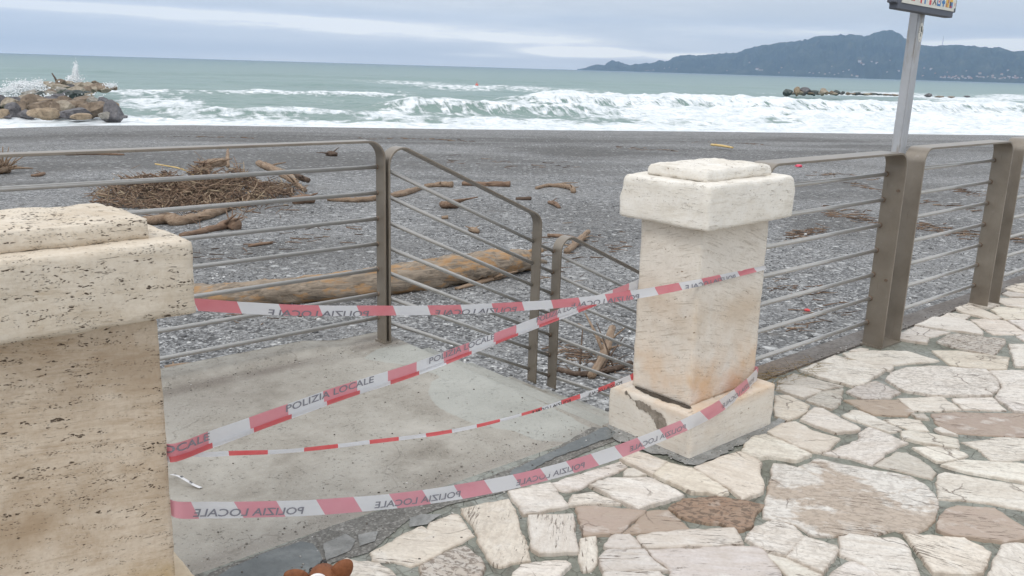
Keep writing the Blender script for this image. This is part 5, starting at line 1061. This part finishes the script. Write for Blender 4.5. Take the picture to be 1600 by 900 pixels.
def build_grit():
    V0, F0 = ico(1); P = []; rr = np.random.default_rng(4)
    def put(u, v, z, r): P.append((W3(u, v, z+r*.4), r))
    for _ in range(900):                               # along the far lip, the mortar border and the landing
        u = rr.uniform(-2.6, -.35); k = rr.random()
        v = 1.80-abs(rr.normal(0, .05)) if k < .35 else (.24+abs(rr.normal(0, .06)) if k < .65 else rr.uniform(.25, 1.8)); put(u, v, .0, .0012+.004*rr.random()**4)
    for _ in range(500): put(rr.uniform(-2.2, .2), rr.uniform(-.05, .19) if rr.random() < .7 else rr.uniform(-.4, 0), .005, .001+.004*rr.random()**3)
    for _ in range(300): put(rr.normal(-.31, .03), rr.uniform(-.25, .2), .006, .001+.004*rr.random()**3)
    for _ in range(250): put(rr.uniform(-.3, .32), -.235-abs(rr.normal(0, .02)), .006, .001+.003*rr.random()**3)
    for _ in range(700): put(rr.uniform(.3, 4.5), .12+abs(rr.normal(0, .04)), .004, .0015+.004*rr.random()**3)
    for _ in range(1400): put(rr.uniform(-1.6, 3.5), rr.uniform(-1.6, .1), .003, .0008+.0028*rr.random()**3)
    V = np.concatenate([V0*r*np.array([1, .8, .6])+np.array(p) for p, r in P]); Fc = np.concatenate([F0+len(V0)*i for i in range(len(P))])
    me = fast_mesh('grit', V, Fc); fattr(me, 'tone', np.repeat(rr.random(len(P)), len(V0))); t = NT('grit'); t.fin(t.ramp(t.attr('tone'), [(0, (.07, .06, .05)), (.6, (.22, .20, .17)), (.9, (.45, .43, .4)), (1, (.65, .63, .6))]), .8)
    tag(link('grit', me, t.mat, smooth=True), 'fine grit and sand grains scattered over landing and paving', 'grit', kind='stuff')
build_grit()
def scrap(name, label, x, y, r, col, cat):
    p = onbeach(x, y); b = bmesh.new(); bmesh.ops.create_icosphere(b, subdivisions=3, radius=r)
    for v in b.verts: v.co *= 1+.55*noise.noise(v.co*(2.2/r)+Vector((x, 0, 0))); v.co.z *= .5
    o = bm_obj(name, b, plain(label[:18], col, .45)); o.location = p+Vector((0, 0, r*.35)); tag(o, label, cat)
scrap('plastic_bag', 'bright pink crumpled plastic bag on the shingle right of the whitish pillar cap', 1248, 261, .13, (.75, .10, .16), 'plastic bag')
scrap('plastic_scrap', 'small red plastic scrap on the gravel below the right railing rods', 1261, 486, .035, (.60, .06, .06), 'plastic scrap')
# ------------------------------------------------------------------ breakwaters
def mat_rock(name, a, b_, c_):
    t = NT(name); c = t.coord(); n = t.noise(c, .55, 8, .68, .4); n2 = t.noise(c, 3.5, 6, .7)
    col = t.ramp(n, [(.3, a), (.5, b_), (.7, c_)]); col = t.mix(t.ramp(n2, [(.35, .55), (.55, 0.)]), col, tuple(x*.4 for x in a))
    return t.fin(col, .62, t.bump(n2, .7, .15), spec=.4)
ROCK = {'d': mat_rock('slate purple rock', (.08, .076, .082), (.15, .142, .148), (.24, .225, .225)), 'k': mat_rock('dark green rock', (.045, .055, .054), (.085, .10, .095), (.15, .165, .15)),
        'b': mat_rock('brown rock', (.125, .09, .062), (.225, .168, .118), (.32, .25, .18)), 't': mat_rock('ochre grey rock', (.23, .19, .14), (.35, .295, .225), (.46, .40, .31)),
        'T': mat_rock('tan rock', (.23, .172, .112), (.36, .27, .18), (.46, .36, .25)), 'g': mat_rock('grey rock', (.21, .19, .165), (.31, .285, .245), (.40, .375, .33))}
NAMEC = {'d': 'slate grey', 'k': 'dark greenish', 'b': 'brown', 't': 'ochre grey', 'T': 'light tan', 'g': 'plain grey'}
def boulder(x, y, hw, hh, c, Y, label, grp):
    p = aty(x, y, Y); dep = (p-Vector((0, 0, EYE))).dot(CFW); k_ = 1.16 if Y < 150 else 1.0; a, h = hw*dep/F_*k_, hh*dep/F_*k_*1.05; b = bmesh.new(); bmesh.ops.create_icosphere(b, subdivisions=3, radius=1); sv = Vector((x*.37, y*.71, 3))
    cuts = [(Vector((random.gauss(0, 1), random.gauss(0, 1), random.gauss(.2, .8))).normalized(), random.uniform(.5, .85)) for _ in range(10)]
    dp = (a+h)*.55
    for v in b.verts:
        q = v.co.copy()
        for n_, d in cuts:
            e_ = q.dot(n_)-d
            if e_ > 0: q -= n_*e_*.97
        q *= 1+.12*noise.noise(q*1.6+sv)+.10*noise.noise(q*3.6+sv)+.05*noise.noise(q*8+sv); f_ = 1.08+.10*max(0, -q.z); v.co = Vector((q.x*a*f_, q.y*dp, q.z*h*(1.1 if q.z > 0 else 1.45)))
    o = bm_obj('boulder', b, ROCK[c], None, False); o.location = p; o.rotation_euler = (0, 0, random.uniform(-.25, .25)-math.atan2(p.x, p.y)); tag(o, label, 'boulder', grp)
def build_rocks():
    L = [(30, 560, 80, 42, 'T', 66), (140, 520, 85, 62, 'd', 67.5), (490, 552, 132, 55, 'T', 65), (935, 590, 98, 26, 'T', 65), (300, 560, 95, 38, 'd', 67), (15, 405, 48, 48, 'd', 71), (120, 430, 98, 42, 't', 71), (240, 490, 72, 75, 'b', 70), (350, 455, 95, 85, 'b', 71), (500, 475, 135, 60, 'b', 69), (640, 515, 85, 75, 'b', 68.5), (720, 490, 112, 55, 't', 69), (870, 550, 165, 45, 'd', 67), (900, 470, 125, 52, 'b', 70), (1060, 510, 135, 88, 'b', 69), (1270, 520, 118, 85, 'd', 68), (1322, 472, 34, 46, 'T', 68.5), (800, 428, 115, 24, 'g', 73), (1415, 597, 34, 11, 'd', 66), (60, 590, 60, 20, 'd', 66), (690, 585, 70, 20, 'd', 66), (1180, 575, 70, 28, 'g', 67),
         (370, 392, 85, 34, 'd', 76), (560, 405, 85, 32, 'd', 75), (690, 378, 82, 36, 'd', 76), (850, 348, 86, 52, 'k', 77), (985, 362, 72, 42, 't', 78), (985, 325, 42, 16, 'k', 82), (340, 342, 110, 46, 'g', 82), (450, 352, 52, 36, 'k', 80), (530, 352, 100, 36, 'g', 82), (160, 395, 95, 22, 'k', 78), (910, 395, 30, 22, 'g', 75),
         (500, 292, 72, 32, 'g', 90), (640, 268, 112, 34, 't', 96), (695, 212, 50, 36, 'b', 100), (510, 218, 76, 22, 't', 102), (600, 235, 85, 28, 't', 100), (790, 225, 50, 28, 't', 101), (800, 264, 52, 28, 'd', 98), (900, 245, 72, 34, 't', 99), (990, 250, 72, 34, 't', 99), (1086, 220, 40, 26, 'b', 103), (1120, 266, 112, 36, 'b', 98), (1205, 290, 46, 24, 't', 97), (1302, 270, 40, 16, 'b', 100),
         (400, 430, 120, 60, 'b', 72.5), (560, 440, 110, 60, 'T', 72), (700, 440, 110, 60, 'b', 72), (960, 420, 100, 45, 'b', 73), (1090, 440, 90, 55, 'g', 72), (1180, 450, 80, 60, 'd', 71), (200, 440, 80, 55, 'd', 72.5), (270, 400, 80, 40, 't', 75), (40, 450, 70, 50, 'b', 72),
         (590, 330, 70, 40, 'b', 84), (700, 300, 80, 40, 'g', 88), (860, 290, 80, 34, 't', 90), (960, 290, 70, 34, 'b', 91), (420, 300, 60, 40, 'b', 88), (760, 330, 50, 34, 'd', 83), (1040, 285, 60, 30, 't', 92),
         (-120, 470, 110, 70, 'b', 71), (-90, 560, 80, 40, 't', 67), (-260, 510, 110, 80, 'd', 70), (-180, 400, 110, 50, 't', 76)]
    seen = {}
    spec = {(490, 552): 'rounded light tan boulder at the front centre of the left breakwater', (935, 590): 'low pale tan boulder half buried in foam at the front of the left breakwater', (850, 348): 'tilted dark greenish block standing out in the middle of the left breakwater', (1270, 520): 'big slate grey slab sloping into the water at the right end of the left breakwater', (1322, 472): 'small tan block on top of the sloping slab at the right end', (1302, 270): 'lone brown rock in the surf right of the left breakwater', (695, 212): 'reddish brown boulder at the highest back point beside the slanting stick', (1415, 597): 'tiny dark rock at the waterline right of the sloping slab', (30, 560): 'light tan boulder at the front left corner of the left breakwater'}
    for x, y, hw, hh, c, Y in L:
        lab = spec.get((x, y), '%s boulder heaped in the left breakwater' % NAMEC[c]); boulder(x/7.27, 100+y/7.27, hw/7.27, hh/7.27, c, Y, lab, '%s boulders of the left breakwater' % NAMEC[c] if (x, y) not in spec else 'boulders of the left breakwater')
    R = [(125, 92, 32, 19, 'k'), (180, 80, 19, 26, 'T'), (230, 88, 34, 20, 'd'), (290, 96, 31, 15, 'k'), (345, 92, 23, 19, 't'), (366, 99, 15, 9, 'T'), (395, 99, 15, 11, 'b'), (430, 96, 21, 14, 'k'), (470, 101, 15, 9, 'k'), (500, 103, 15, 8, 'b'), (555, 104, 23, 9, 'k'), (610, 107, 27, 7, 't'), (660, 106, 29, 7, 'k'), (740, 111, 31, 5, 'b'), (790, 113, 26, 5, 'b'), (1000, 113, 23, 10, 'd'), (1070, 123, 29, 5, 'b'), (1145, 127, 23, 5, 'b'), (1245, 123, 21, 5, 'd'), (205, 98, 30, 10, 't'), (155, 102, 20, 7, 'g'), (265, 103, 26, 8, 'b'), (320, 103, 24, 8, 'g'), (410, 104, 26, 7, 't'), (450, 105, 20, 6, 'd'), (530, 106, 22, 5, 'b'), (580, 107, 22, 5, 'd'), (700, 109, 24, 5, 'k'), (640, 108, 20, 5, 'b'), (765, 113, 18, 4, 'd')]
    for x, y, hw, hh, c in R: boulder(1200+x/4, 120+y/4, hw/4, hh/4, c, 205, '%s rock in the distant breakwater left of the sign pole' % NAMEC[c] if x < 800 else 'dark wave washed rock right of the sign pole', '%s rocks of the distant breakwater' % NAMEC[c] if x < 800 else 'rocks right of the sign pole')
    a, b_ = aty(0+590/7.27, 100+105/7.27, 100), aty(650/7.27, 100+215/7.27, 100); b = bmesh.new(); tube_bm(b, [a, a.lerp(b_, .5)+Vector((.06, 0, 0)), b_], [.07, .10, .13], 7); tag(bm_obj('driftwood_pole', b, M_WD2, None, True), 'bare slanting stick jammed between the back rocks of the left breakwater', 'pole')
build_rocks()
def build_spray():
    pts = []; rr = np.random.default_rng(5)
    def cl(x, y, sx, sy, n, Y, r):
        for _ in range(n): pts.append((aty(x+rr.normal(0, sx), y+rr.normal(0, sy), Y+rr.normal(0, 1.2)), r*(.4+rr.random())))
    cl(117.5, 119, 2.2, 8, 900, 104, .075); cl(116, 126, 6, 3.5, 900, 104, .085); cl(118, 112, 1.4, 6, 400, 104, .06); cl(40, 140, 16, 5, 1500, 88, .085); cl(30, 134, 9, 4, 700, 89, .075); cl(58, 132, 5, 4, 350, 90, .07); cl(8, 143, 10, 3, 600, 86, .085); cl(172, 133, 5, 2, 250, 96, .06); cl(105, 150, 22, 1.6, 500, 79, .075)
    T = np.array([(1, 1, 1), (-1, -1, 1), (-1, 1, -1), (1, -1, -1)])*.62; F0 = np.array([(0, 1, 2), (0, 3, 1), (0, 2, 3), (1, 3, 2)])
    V = np.concatenate([np.array(p)[None]+T*r for p, r in pts]); Fc = np.concatenate([F0+4*i for i in range(len(pts))])
    tag(link('sea_spray', fast_mesh('sea_spray', V, Fc), plain('spray white', (.85, .87, .88), .9, var=.03)), 'white spray bursting over the left breakwater', 'spray', kind='stuff')
build_spray()
# ------------------------------------------------------------------ buoy
def build_buoy():
    p = onz(745, 136, SEA); root = empty('buoy', Matrix.Translation(p), label='tiny reddish buoy bobbing far out in the surf', cat='buoy'); b = bmesh.new(); bmesh.ops.create_uvsphere(b, u_segments=16, v_segments=10, radius=.42); bm_obj('float', b, plain('buoy red', (.55, .16, .13), .4), root, True).location.z = .5
    b = bmesh.new(); tube_bm(b, [(0, 0, .8), (0, 0, 1.3)], [.1, .06], 8); bm_obj('stem', b, plain('buoy stem', (.3, .15, .12), .5), root)
build_buoy()
# ------------------------------------------------------------------ dog at the bottom edge
def build_dog():
    hp = onz(505, 905, .285); g = Vector((hp.x, hp.y, 0)); ang = R_(12)
    root = empty('dog', Matrix.Translation(g) @ Matrix.Rotation(ang, 4, 'Z') @ Matrix.Scale(.955, 4), label='small brown dog with a white band at the bottom edge, only ears and crown showing', cat='dog')
    b = bmesh.new(); sk = b.verts.layers.skin.verify() if hasattr(b.verts.layers, 'skin') else None
    J = {}; E = []
    def j(n, co, r, par=None): J[n] = (len(J), co, r); E.append((J[par][0], len(J)-1)) if par else None
    j('pelvis', (0, -.36, .235), .058); j('loin', (0, -.27, .238), .055, 'pelvis'); j('chest', (0, -.15, .225), .068, 'loin'); j('neck', (0, -.075, .262), .043, 'chest'); j('nape', (0, -.03, .282), .040, 'neck'); j('skull', (0, .008, .292), .047, 'nape'); j('brow', (0, .045, .282), .036, 'skull'); j('muzzle', (0, .085, .266), .022, 'brow'); j('nose', (0, .112, .262), .016, 'muzzle')
    for s, n in ((-1, 'l'), (1, 'r')):
        j('sh'+n, (s*.045, -.14, .19), .032, 'chest'); j('elb'+n, (s*.05, -.155, .125), .021, 'sh'+n); j('wr'+n, (s*.05, -.14, .055), .014, 'elb'+n); j('fp'+n, (s*.05, -.125, .014), .015, 'wr'+n); j('ft'+n, (s*.05, -.10, .012), .012, 'fp'+n)
        j('hip'+n, (s*.045, -.355, .19), .040, 'pelvis'); j('kn'+n, (s*.052, -.315, .135), .027, 'hip'+n); j('hk'+n, (s*.05, -.385, .07), .014, 'kn'+n); j('hp'+n, (s*.05, -.375, .014), .014, 'hk'+n); j('ht'+n, (s*.05, -.345, .012), .012, 'hp'+n)
    j('t1', (0, -.43, .265), .018, 'pelvis'); j('t2', (0, -.49, .33), .012, 't1'); j('t3', (0, -.50, .39), .008, 't2')
    me = bpy.data.meshes.new('dog_body'); b.free(); me.from_pydata([v[1] for v in J.values()], E, []); o = link('body', me, None, root)
    md = o.modifiers.new('skin', 'SKIN')
    if not me.skin_vertices:
        bpy.context.view_layer.objects.active = o; bpy.ops.mesh.customdata_skin_add()
    for k, v in enumerate(J.values()): me.skin_vertices[0].data[k].radius = (v[2], v[2])
    me.skin_vertices[0].data[0].use_root = True
    o.modifiers.new('sub', 'SUBSURF').levels = 2; o.modifiers['sub'].render_levels = 2
    t = NT('brown short fur'); c = t.coord(); n = t.noise(t.coord(scale=(1, .35, 1)), 70, 5, .7); n2 = t.noise(c, 9, 4)
    t.fin(t.mix(t.ramp(n2, [(.4, 0.), (.65, .6)]), t.ramp(n, [(.3, (.13, .045, .018)), (.7, (.27, .105, .045))]), (.20, .07, .028)), .6, t.bump(n, .5, .004), spec=.3); fur = t.mat
    bpy.context.view_layer.update(); me2 = bpy.data.meshes.new_from_object(o.evaluated_get(bpy.context.evaluated_depsgraph_get())); o.modifiers.clear(); o.data = me2; me2.materials.clear(); me2.materials.append(fur); me2.shade_smooth()
    for s in (-1, 1):
        b = bmesh.new(); bmesh.ops.create_uvsphere(b, u_segments=18, v_segments=12, radius=1)
        for v in b.verts: q = v.co; v.co = Vector((q.x*.026*(1-.15*q.z), q.y*.011, q.z*.034)) 
        bmesh.ops.rotate(b, verts=b.verts, matrix=Matrix.Rotation(s*R_(62), 3, 'Y') if s < 0 else Matrix.Rotation(s*R_(40), 3, 'Y')); bmesh.ops.translate(b, verts=b.verts, vec=Vector((s*(.066 if s < 0 else .048), .004, .305 if s < 0 else .318)))
        bm_obj('ear', b, fur, root, True)
        b = bmesh.new(); bmesh.ops.create_uvsphere(b, u_segments=10, v_segments=8, radius=.007); bmesh.ops.translate(b, verts=b.verts, vec=Vector((s*.030, .066, .287))); bm_obj('eye', b, plain('dark eye', (.01, .008, .006), .1), root, True)
    b = bmesh.new(); bmesh.ops.create_uvsphere(b, u_segments=10, v_segments=8, radius=.010); bmesh.ops.translate(b, verts=b.verts, vec=Vector((0, .128, .266))); bm_obj('nose', b, plain('black nose', (.012, .01, .01), .3), root, True)
    b = bmesh.new(); pts = [Vector((-.014+.022*math.cos(a), -.040, .314+.022*math.sin(a))) for a in np.linspace(0, 2*math.pi, 25)]; tube_bm(b, pts, .005, 8, False); bm_obj('harness_loop', b, plain('white webbing', (.75, .73, .71), .5), root, True)
build_dog()
